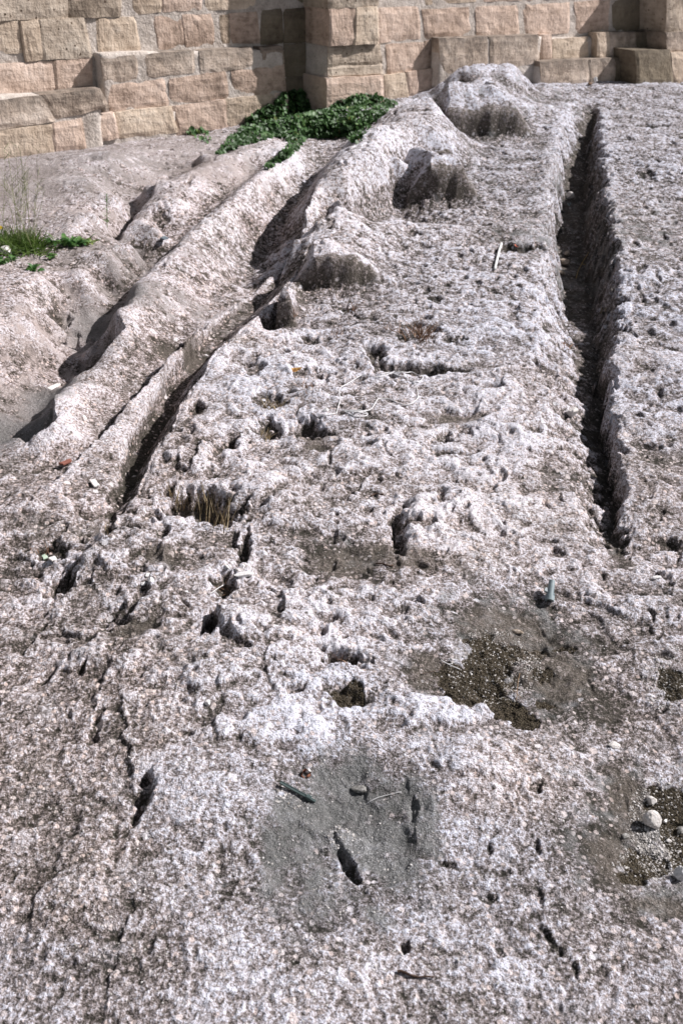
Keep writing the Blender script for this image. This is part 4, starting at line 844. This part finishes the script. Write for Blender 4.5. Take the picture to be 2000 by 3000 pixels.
# the orange leaf
def leafmesh(name, mat, L, W, curl=.25, n=7):
    V, Fc = [], []
    for i in range(n + 1):
        t = i / n; w = W * math.sin(math.pi * min(.04 + t * .94, 1)) ** .7; z = curl * L * (t - .5) ** 2 * 2
        V += [Vector((L * (t - .5), -w, z + .25 * w)), Vector((L * (t - .5), 0, z)), Vector((L * (t - .5), w, z + .25 * w))]
    for i in range(n):
        a = i * 3; Fc += [(a, a + 3, a + 4, a + 1), (a + 1, a + 4, a + 5, a + 2)]
    return V, Fc
V, Fc = leafmesh('', None, .058, .010, .3)
o = mesh_obj('fallen_leaf', V, Fc, plain('orange_leaf', [(.38, (.16, .07, .02)), (.5, (.42, .22, .06)), (.65, (.58, .38, .15))], 90, .6), smooth=True); p = hit(860, 1092); place(o, p + Vector((0, 0, .008)), (.35, -.05, .35)); tag(o, 'curled orange fallen leaf in a hollow left of the wire', 'leaf')
V, Fc = leafmesh('', None, .03, .010, .3)
o = mesh_obj('fallen_leaf', V, Fc, plain('red_leaf', [(.38, (.22, .04, .02)), (.6, (.45, .10, .05))], 90, .6), smooth=True); p = hit(1510, 728); place(o, p + Vector((0, 0, .006)), (.5, -.05, 1.2)); tag(o, 'small red leaf in the slot right of the white stick', 'leaf')

# grey plastic irrigation plug: a stub of pipe with a side boss and a collar
M_PLUG = plain('grey_plastic', [(.4, (.20, .25, .27)), (.6, (.27, .33, .35))], 30, .4, 0, .5)
M_PLUGD = plain('grey_plastic_bore', [(.4, .03), (.6, .05)], 30, .6, 0)
pl = hit(1608, 1762); plug = empty('pipe_fitting', pl, 'grey plastic pipe fitting with a square shoulder standing on the rock above the moss', 'pipe fitting')
mp = mpp(pl); ax = (Vector((.16, .80, .62))).normalized(); sd_ = ax.cross(Vector((0, 0, 1))).normalized()
def cyl(a, b, r0, r1, name, mat, parent, n=20, hollow=False):
    V, Fc = [], []; tube(V, Fc, [a, a.lerp(b, .04), a.lerp(b, .96), b], [r0 * .9, r0, r1, r1 * .9], n); return mesh_obj(name, V, Fc, mat, parent, False)
O_ = Vector((0, 0, 11 * mp))
cyl(O_, O_ + ax * 56 * mp, 10.5 * mp, 9 * mp, 'pipe_stub', M_PLUG, plug)
cyl(O_ - ax * 9 * mp, O_ + ax * 8 * mp, 14 * mp, 14 * mp, 'collar', M_PLUG, plug)
cyl(O_ - ax * 11 * mp, O_ - ax * 8.8 * mp, 7 * mp, 7 * mp, 'bore', M_PLUGD, plug, 14)
V, Fc = [], []; tube(V, Fc, [O_ + ax * 20 * mp - sd_ * 2 * mp, O_ + ax * 24 * mp - sd_ * 17 * mp], [9 * mp, 8 * mp], 4); mesh_obj('square_shoulder', V, Fc, plain('pale_plastic', [(.4, (.50, .55, .57)), (.6, (.58, .63, .65))], 30, .4, 0), plug)
V, Fc = [], []; tube(V, Fc, [O_ + ax * 10 * mp + sd_ * 6 * mp, O_ + ax * 12 * mp + sd_ * 13 * mp], [6 * mp, 5 * mp], 10); mesh_obj('side_boss', V, Fc, M_PLUG, plug)

# dark green plastic strip (a cable tie) with its ratchet head
M_TIE = plain('dark_green_plastic', [(.4, (.035, .055, .055)), (.6, (.06, .085, .085))], 40, .35, 0, .6)
a_, b_ = hit(820, 2305), hit(905, 2350); a_ += Vector((0, 0, .010)); b_ += Vector((0, 0, .006))
tie = empty('cable_tie', (a_ + b_) / 2, 'dark green plastic strip with a lump at its end lying on the grey patch', 'cable tie')
def barbox(a, b, w, h, name, mat, parent, up=Vector((0, 0, 1)), chan=False):
    t = (b - a).normalized(); s_ = t.cross(up).normalized(); u = s_.cross(t)
    prof = [(-1, -1), (1, -1), (1, 1), (.55, 1), (.45, .3), (-.45, .3), (-.55, 1), (-1, 1)] if chan else [(-1, -.8), (-.8, -1), (.8, -1), (1, -.8), (1, .8), (.8, 1), (-.8, 1), (-1, .8)]
    V, Fc = [], []
    for p in (a, b):
        for x, y in prof: V.append(p + s_ * (w / 2 * x) + u * (h / 2 * y))
    n = len(prof)
    for k in range(n): Fc.append((k, (k + 1) % n, n + (k + 1) % n, n + k))
    Fc += [tuple(range(n))[::-1], tuple(range(n, 2 * n))]
    bm = bmesh.new(); vs = [bm.verts.new(v) for v in V]
    for f in Fc: bm.faces.new([vs[i] for i in f])
    bmesh.ops.recalc_face_normals(bm, faces=bm.faces); m = bpy.data.meshes.new(name); bm.to_mesh(m); bm.free(); m.materials.append(mat)
    o = bpy.data.objects.new(name, m); COL.objects.link(o); o.parent = parent; return o
mt = mpp(a_); c0_ = (a_ + b_) / 2; tt_ = (b_ - a_).normalized()
barbox(a_ - c0_, b_ - c0_ - tt_ * .006, 11 * mt, 5 * mt, 'strip', M_TIE, tie, chan=True)
barbox(b_ - c0_ - tt_ * .007, b_ - c0_ + tt_ * .004, 15 * mt, 13 * mt, 'ratchet_head', M_TIE, tie)
barbox(b_ - c0_ + tt_ * .003, b_ - c0_ + tt_ * .014, 9 * mt, 5 * mt, 'tail', M_TIE, tie)

# rusty scrap: a bent, notched piece of iron
M_RUST = plain('rusty_iron', [(.38, (.07, .03, .022)), (.52, (.25, .10, .065)), (.66, (.42, .20, .13))], 260, .8, .001)
pr = hit(896, 2276); rust = empty('rusty_scrap', pr, 'small bent scrap of rusty iron above the dark green strip', 'metal scrap')
def plate(P, th, name):
    V = [Vector(p) * mpp(pr) for p in P]; n = len(V); nrm = (V[1] - V[0]).cross(V[2] - V[0]).normalized() * th * mpp(pr)
    V2 = V + [v + nrm for v in V]; Fc = [tuple(range(n))[::-1], tuple(range(n, 2 * n))] + [(k, (k + 1) % n, n + (k + 1) % n, n + k) for k in range(n)]
    bm = bmesh.new(); vs = [bm.verts.new(v) for v in V2]
    for f in Fc: bm.faces.new([vs[i] for i in f])
    bmesh.ops.recalc_face_normals(bm, faces=bm.faces); m = bpy.data.meshes.new(name); bm.to_mesh(m); bm.free(); m.materials.append(M_RUST)
    o = bpy.data.objects.new(name, m); COL.objects.link(o); o.parent = rust
plate([(-14,-10,1),(-16,2,3),(-8,14,5),(-4,13,17),(-10,4,16),(-9,-6,12)], 3, 'bent_flange')
plate([(-8,13,6),(4,12,4),(14,2,3),(15,0,13),(6,9,15),(-3,13,17)], 3, 'bent_flange')
plate([(2,-8,1),(14,0,2),(13,1,9),(6,-4,10),(1,-8,7)], 3, 'bent_tab')
plate([(-13,-9,1),(-4,-12,1),(-5,-11,6),(-12,-8,8)], 3, 'bent_tab')

# ------------------------------------------------------------------ plants
def plant_mat(name, stops, scale=30, trans=.25):
    k = NT(name); oi = k.n('ShaderNodeObjectInfo'); f = k.math('ADD', k.noise(scale, 2), k.math('MULTIPLY_ADD', oi.outputs['Random'], .24, -.12)); c = k.ramp(f, stops)
    k.base(c); k.b.inputs['Roughness'].default_value = .5; k.b.inputs['Specular IOR Level'].default_value = .4
    tr = k.n('ShaderNodeBsdfTranslucent'); mx = k.n('ShaderNodeMixShader'); mx.inputs[0].default_value = trans
    k.put(tr.inputs[0], c); k.t.links.new(k.b.outputs[0], mx.inputs[1]); k.t.links.new(tr.outputs[0], mx.inputs[2]); k.t.links.new(mx.outputs[0], k.t.nodes['Material Output'].inputs[0]); return k.m
M_CAPER = plant_mat('caper_leaf', [(.34, (.035, .08, .022)), (.5, (.075, .16, .05)), (.62, (.13, .23, .085)), (.74, (.26, .28, .08))], 9)
M_STEM = plain('caper_stem', [(.4, (.16, .09, .05)), (.6, (.30, .17, .10))], 40)
def roundleaf(L):
    """a cupped round leaf on a short stalk"""
    V, Fc = [], []; n = 9
    V.append(Vector((0, 0, -.04 * L)))
    for k_ in range(n):
        a = 2 * math.pi * k_ / n; r = .5 * L * (1 + .10 * math.cos(a)) 
        V.append(Vector((r * math.cos(a) * 1.08, r * math.sin(a) * .92, .10 * L * abs(math.sin(a)) ** 1.5)))
    for k_ in range(n): Fc.append((0, 1 + k_, 1 + (k_ + 1) % n))
    return V, Fc
def inpoly(x, y, poly):
    c = False; j = len(poly) - 1
    for i in range(len(poly)):
        xi, yi = poly[i]; xj, yj = poly[j]
        if (yi > y) != (yj > y) and x < (xj - xi) * (y - yi) / (yj - yi) + xi: c = not c
        j = i
    return c
def surf(px, py):
    """first of rock or wall face along the ray"""
    h = hit(px, py); dwall = 0 if 838 < px < 960 else (.27 if 960 <= px <= 1120 else (.09 if px < 838 else .0)); w = Vector(on_wall(px, py, dwall))
    return h if (h - CAMV).length < (w - CAMV).length else w
def caper(name, poly, nleaf, nparts, puff, lsize, label, at, cat='bush', seed=3, nstem=14):
    rr = random.Random(seed); root = empty(name, at, label, cat)
    xs = [p[0] for p in poly]; ysx = [p[1] for p in poly]; pos_ = []
    def edge(x, y):
        d = 1e9
        for i in range(len(poly)):
            a = Vector(poly[i]); b = Vector(poly[(i + 1) % len(poly)]); v = b - a; t = max(0, min(1, (Vector((x, y)) - a).dot(v) / v.dot(v))); d = min(d, (Vector((x, y)) - a - v * t).length)
        return d
    while len(pos_) < nleaf:
        x = rr.uniform(min(xs), max(xs)); y = rr.uniform(min(ysx), max(ysx))
        if not inpoly(x, y, poly): continue
        e = min(edge(x, y) / 45, 1); p = surf(x, y); lift = puff * (e ** .6) * rr.uniform(.15, 1) + .012
        p = p + (CAMV - p).normalized() * lift
        pos_.append((lift, p))
    pos_.sort(key=lambda q: -q[0])
    Lv, Lf = roundleaf(1.0); lm = []
    for q in range(3):
        m = bpy.data.meshes.new('leaf'); m.from_pydata([tuple(v * (1, .85, 1.15)[q]) for v in Lv], [], Lf); m.materials.append(M_CAPER); m.polygons.foreach_set('use_smooth', [True] * len(m.polygons)); lm.append(m)
    V, Fc = [], []
    for i, (l, p) in enumerate(pos_):
        nrm = (Vector((.7, -.3, .7)) + Vector((rr.gauss(0, .5), rr.gauss(0, .55), rr.gauss(0, .45)))).normalized(); sc = lsize * rr.uniform(.6, 1.15)
        rot = nrm.to_track_quat('Z', 'Y').to_matrix().to_4x4() @ Matrix.Rotation(rr.uniform(0, 6.28), 4, 'Z')
        M = Matrix.Translation(p - at) @ rot @ Matrix.Scale(sc, 4)
        if i < nparts:
            o = bpy.data.objects.new('leaf', lm[i % 3]); COL.objects.link(o); o.parent = root; o.matrix_local = M
        else:
            b0 = len(V); V += [M @ v for v in Lv]; Fc += [tuple(b0 + k_ for k_ in f) for f in Lf]
    if V:
        o = mesh_obj('foliage', V, Fc, M_CAPER, root, True); o['kind'] = 'stuff'
    V, Fc = [], []
    for i in range(nstem):
        a, b = rr.choice(pos_)[1], None
        cands = sorted(pos_, key=lambda q: (q[1] - a).length)[min(8, len(pos_) - 1):80]; b = rr.choice(cands)[1]
        mid = (a + b) / 2 + Vector((0, 0, -.01)); tube(V, Fc, [p - at for p in smooth([a, mid, b], 3)], .0022, 5)
    mesh_obj('stems', V, Fc, M_STEM, root, True)
    return root
PB = [(630,452),(665,405),(705,375),(725,345),(765,318),(800,300),(830,270),(870,262),(918,264),(930,300),(960,318),(1000,292),(1050,276),(1112,274),(1125,285),(1165,300),(1130,330),(1095,362),(1050,408),(1035,418),(1010,400),(960,402),(900,404),(868,440),(830,468),(790,492),(772,488),(830,440),(845,420),(835,402),(800,400),(760,412),(700,432),(650,452)]
caper('caper_bush', PB, 3400, 300, .13, .029, 'trailing green bush of small round leaves against the buttress foot', Vector(on_wall(900, 350, 0)), seed=3, nstem=40)
caper('caper_sprig', [(545,388),(560,375),(590,374),(608,385),(620,412),(612,420),(598,412),(580,404),(552,400)], 46, 46, .05, .032, 'small sprig of round leaves growing from the wall foot left of the bush', Vector(hit(590, 412)), 'plant', 5, 5)
caper('caper_sprig', [(1035,412),(1060,398),(1068,410),(1050,424),(1040,420)], 4, 4, .02, .03, 'four or so round leaves hanging on the ridge top right of the bush', Vector(hit(1050, 412)), 'plant', 6, 1)

def blades(base_pts, n, h, w, lean, mat, name, parent=None, rr=None, at=None, spread=.35, seg=4, bend=.5):
    V, Fc = [], []
    for i in range(n):
        b = rr.choice(base_pts) + Vector((rr.gauss(0, spread * .02), rr.gauss(0, spread * .02), -.004)); hh = h * rr.uniform(.45, 1.1)
        az = rr.uniform(0, 6.28); ln = lean * rr.uniform(.2, 1.2); d = Vector((math.cos(az) * ln, math.sin(az) * ln, 1)).normalized(); sd2 = d.cross(Vector((rr.gauss(0, 1), rr.gauss(0, 1), .1))).normalized()
        b0 = len(V)
        for s_ in range(seg + 1):
            t = s_ / seg; p = b + d * hh * t + Vector((math.cos(az), math.sin(az), -.6)) * (bend * hh * t * t * ln); ww = w * (1 - t * .85) / 2
            V += [p - sd2 * ww - at, p + sd2 * ww - at]
        for s_ in range(seg): a = b0 + 2 * s_; Fc.append((a, a + 1, a + 3, a + 2))
    return mesh_obj(name, V, Fc, mat, parent, False, None if parent is not None else at)
M_DRY = plain('dry_grass', [(.35, (.16, .11, .06)), (.5, (.33, .25, .15)), (.65, (.52, .43, .29))], 60)
M_DRYR = plain('russet_grass', [(.35, (.13, .07, .045)), (.5, (.26, .15, .10)), (.65, (.42, .29, .21))], 60)
def tuft(spots, n, hpx, label, mat=None, lean=.5, seed=1, wpx=3.0, spread=.35):
    rr = random.Random(seed); B = [hit(x, y) for x, y in spots]; at = B[0]; m = mpp(at)
    o = blades(B, n, hpx * m * 1.15, wpx * m, lean, mat or M_DRY, 'dry_grass_tuft', None, rr, at, spread)
    return tag(o, label, 'grass tuft')
tuft([(560,1500),(590,1515),(620,1530),(650,1540),(670,1545),(520,1490),(640,1538)], 70, 95, 'tall straw grass tuft growing in the deep pit on the left', lean=.3, seed=2, wpx=3.2, spread=.8)
tuft([(505,1465),(512,1475)], 12, 70, 'thin straw tuft at the left lip of the deep pit', lean=.5, seed=22)
tuft([(1220,990),(1235,985),(1205,985),(1240,995)], 70, 62, 'russet dry grass tuft on the upper plateau', M_DRYR, .6, 3, 3, 1.)
tuft([(1130,965),(1150,968)], 22, 26, 'low russet tuft left of the larger russet tuft', M_DRYR, .8, 4, 3)
tuft([(1028,915),(1035,912)], 16, 36, 'small brown tuft standing in a pit below the dark block', M_DRYR, .5, 5)
tuft([(790,1195),(805,1195),(820,1192),(780,1190)], 70, 34, 'short bushy straw tuft left of the wire', M_DRY, .7, 6, 2.6, .8)
tuft([(776,1288),(780,1287)], 30, 42, 'straw tuft in front of a round pit', M_DRY, .6, 7)
tuft([(862,925)], 12, 44, 'reddish tuft in the gap beside the upright white lump', M_DRYR, .3, 8)
tuft([(650,1740),(660,1730),(670,1720)], 26, 40, 'thorny brown tuft in the hollow under the flat white stone', M_DRYR, .8, 9, 2.4, .7)
tuft([(130,1625),(112,1620),(145,1622)], 18, 44, 'sparse brown tuft in the pit beside the pale green shard', M_DRYR, .5, 10)
tuft([(1000,1945),(1012,1948)], 12, 34, 'dry tuft in the black slot left of the moss', M_DRYR, .5, 11)
tuft([(890,1135),(880,1130),(905,1140)], 26, 26, 'grey brown tuft below the orange leaf', M_DRYR, .8, 12, 2.6, .7)
tuft([(990,970),(1000,985)], 20, 26, 'brown tuft in a shallow pit behind the wire', M_DRYR, .7, 13, 2.6, .7)
tuft([(320,1560),(318,1570)], 7, 36, 'few straws leaning out of the black pit at the foot of the long rut', M_DRY, .5, 14)
tuft([(1770,925),(1760,930)], 8, 30, 'few straws on the shaded trench wall', M_DRY, .5, 15)
tuft([(1650,1010),(1665,1018),(1672,1014)], 34, 20, 'low brown tuft on the lit trench floor', M_DRYR, .9, 16, 2.6, .6)

M_GR = plant_mat('green_grass', [(.34, (.07, .12, .025)), (.5, (.15, .24, .05)), (.66, (.27, .34, .10))], 30, .35)
M_GR2 = plant_mat('broad_leaf', [(.34, (.05, .13, .04)), (.5, (.10, .22, .06)), (.66, (.18, .30, .10))], 30, .3)
rr = random.Random(11)
# the green clump at the left edge
cl = Vector(hit(45, 725)); g1 = empty('grass_clump', cl, 'bushy green weed clump with wispy stalks at the left edge', 'weed')
sp_ = [hit(x, y) for x, y in [(-20,730),(10,740),(30,735),(60,735),(85,725),(100,740),(40,720),(10,715),(70,715),(95,722)]]
blades(sp_, 1000, .10, .006, 1.1, M_GR, 'leaves', g1, rr, cl, 1.7, 4, .4)['kind'] = 'stuff'
V, Fc = [], []
for i in range(26):
    b = rr.choice(sp_); hgt = rr.uniform(.25, .46); az = rr.uniform(0, 6.28); ln = rr.uniform(.05, .35)
    P = [b - cl + Vector((math.cos(az) * ln * hgt * t, math.sin(az) * ln * hgt * t, hgt * t)) + Vector((rr.gauss(0, .004), rr.gauss(0, .004), 0)) * t for t in (0, .3, .6, .85, 1)]
    tube(V, Fc, P, [.0010, .0009, .0007, .0006, .0004], 4)
    for k_ in range(7):
        t = rr.uniform(.4, 1); p = P[0].lerp(P[-1], t); a2 = rr.uniform(0, 6.28); tube(V, Fc, [p, p + Vector((math.cos(a2) * .03, math.sin(a2) * .03, .028))], [.0008, .0005], 3)
mesh_obj('wispy_stalks', V, Fc, plant_mat('pale_stalk', [(.4, (.20, .24, .10)), (.6, (.33, .34, .18))], 20), g1)
V, Fc = leafmesh('', None, .02, .009, .2, 4); fl = mesh_obj('flower', V, Fc, plain('yellow_petal', [(.4, (.75, .50, .02)), (.6, (.85, .62, .04))], 60), g1); fl.location = Vector(hit(12, 700)) - cl + Vector((0, -.03, .055)); fl.rotation_euler = (.7, 0, 0)
def weed(name, spots, label, n, L, seed, lean=1.1, mat=None, w=.010):
    r2 = random.Random(seed); B = [hit(x, y) for x, y in spots]; at = B[0]; root = empty(name, at, label, 'weed')
    for q in range(n):
        b = r2.choice(B); az = r2.uniform(0, 6.28); l = L * r2.uniform(.6, 1.1); V, Fc = leafmesh('', None, l, w * r2.uniform(.6, 1.2), -.35, 5); V = [v + Vector((l / 2, 0, 0)) for v in V]
        o = mesh_obj('leaf', V, Fc, mat or M_GR2, root, True); o.location = b - at + Vector((r2.gauss(0, .008), r2.gauss(0, .008), .004)); o.rotation_euler = (r2.uniform(-.3, .3), -r2.uniform(.15, .9) * lean, az)
    return root
weed('broadleaf_weed', [(205,722),(215,722),(195,718),(240,716),(165,716)], 'low weed with pointed green leaves right of the bushy clump', 46, .06, 3)
weed('broadleaf_weed', [(100,795),(92,792)], 'little green weed on the rock shelf under the clump', 20, .035, 4)
weed('broadleaf_weed', [(155,752),(150,756)], 'tiny green weed between the clump and the shelf', 12, .028, 5)
weed('broadleaf_weed', [(-5,775),(15,770),(35,765),(45,748),(60,742)], 'fringe of small green weeds at the edge of the left rock', 40, .036, 6)
weed('broadleaf_weed', [(265,712),(255,716)], 'small weed tinged red at the right end of the weed row', 16, .04, 7, mat=M_GR)
# single upright seedling
sd0 = Vector(hit(314, 668)); sl_ = empty('seedling', sd0, 'single feathery upright seedling on the smooth upper left rock', 'seedling')
V, Fc = [], []; Ht = .155; tube(V, Fc, [Vector((0, 0, 0)), Vector((.003, 0, Ht * .5)), Vector((.006, 0, Ht))], [.0018, .0014, .0008], 5); mesh_obj('stem', V, Fc, M_GR, sl_)
V, Fc = [], []
for i in range(44):
    t = rr.uniform(.1, 1); az = rr.uniform(0, 6.28); p = Vector((.006 * t, 0, Ht * t)); q = p + Vector((math.cos(az) * .022, math.sin(az) * .022, .012)) * (1.1 - .5 * t); b0 = len(V)
    s_ = Vector((-math.sin(az), math.cos(az), 0)) * .0016; V += [p - s_, p + s_, q + s_ * .6, q - s_ * .6]; Fc.append((b0, b0 + 1, b0 + 2, b0 + 3))
mesh_obj('leaves', V, Fc, M_GR2, sl_)

# ------------------------------------------------------------------ gravel and moss: nobody could count them
OCT = [Vector(v) for v in ((1,0,0),(-1,0,0),(0,1,0),(0,-1,0),(0,0,1),(0,0,-1))]; OF = [(0,2,4),(2,1,4),(1,3,4),(3,0,4),(2,0,5),(1,2,5),(3,1,5),(0,3,5)]
def scatter(name, label, blobs, n, r0, r1, mat, seed, flat=.6, mask=None, cover_min=.5):
    r2 = np.random.RandomState(seed); V = []; Fc = []; tot = sum(b[2] * b[3] for b in blobs); rnd_ = random.Random(seed)
    C = [None] * len(blobs)
    for bi, (cx, cy, rx, ry) in enumerate(blobs):
        for _ in range(int(n * rx * ry / tot)):
            a = r2.rand() * 6.283; q = math.sqrt(r2.rand()); x, y = cx + rx * q * math.cos(a), cy + ry * q * math.sin(a)
            w = on_base(x, y, -.01); 
            ri = int(np.searchsorted(ys, w[1])); 
            if ri >= NR - 1: continue
            ci = int(np.searchsorted(us, w[0] / half[ri])); ci = min(max(ci, 0), NC - 1)
            if mask is not None and mask[ri, ci] < cover_min: continue
            z = zat(w[0], w[1]); s_ = (r0 + (r1 - r0) * r2.rand() ** 3); R3 = Matrix.Rotation(rnd_.uniform(0, 3), 3, Vector((rnd_.gauss(0, 1), rnd_.gauss(0, 1), rnd_.gauss(0, 1))).normalized())
            b0 = len(V)
            for v in OCT:
                vv = R3 @ (v * rnd_.uniform(.7, 1.2)); V.append(Vector((w[0] + vv.x * s_, w[1] + vv.y * s_, z + vv.z * s_ * flat + s_ * .15)))
            Fc += [tuple(b0 + k_ for k_ in f) for f in OF]
    o = mesh_obj(name, V, Fc, mat); o['kind'] = 'stuff'; o['label'] = label; return o
M_MOSS = plain('dry_moss', [(.35, (.022, .018, .011)), (.5, (.058, .046, .030)), (.65, (.12, .095, .066))], 420)
MB_ = [(1440,1900,95,55),(1370,2000,110,65),(1420,1960,80,75),(1590,1960,45,35),(1660,1880,46,22),(1600,2050,42,22),(1500,2080,80,45),(1540,2110,55,35),(1975,2010,60,62),(1960,2350,75,85),(1900,2520,80,65),(1850,2560,50,36),(2000,2450,60,95),(1020,2040,60,42)]
scatter('moss', 'dry brown green moss cushions on the bare ground', MB_, 26000, .0012, .0036, M_MOSS, 1, .8, MOSS, .5)
M_GRAV = plain('pale_gravel', [(.35, (.25, .23, .21)), (.5, (.50, .47, .45)), (.65, (.74, .71, .71))], 90)
scatter('gravel', 'fine pale gravel strewn over the soil patches', [(1930,2400,90,140),(1900,2520,90,60),(1450,1950,140,110),(1960,2000,80,90),(1940,2480,70,80)], 5200, .0008, .0036, M_GRAV, 2, .7)
scatter('rubble', 'loose pale crumbs beside the dark green strip and along the hollow edges', [(860,2345,60,35),(1000,2450,50,30),(720,1690,60,30)], 260, .0012, .004, M_GRAV, 4, .7)
scatter('grit', 'pale and pink grit lying loose over the whole rock', [(1000,2500,1000,560),(1000,1700,1000,400)], 6500, .0009, .0030, M_GRAV, 5, .6)
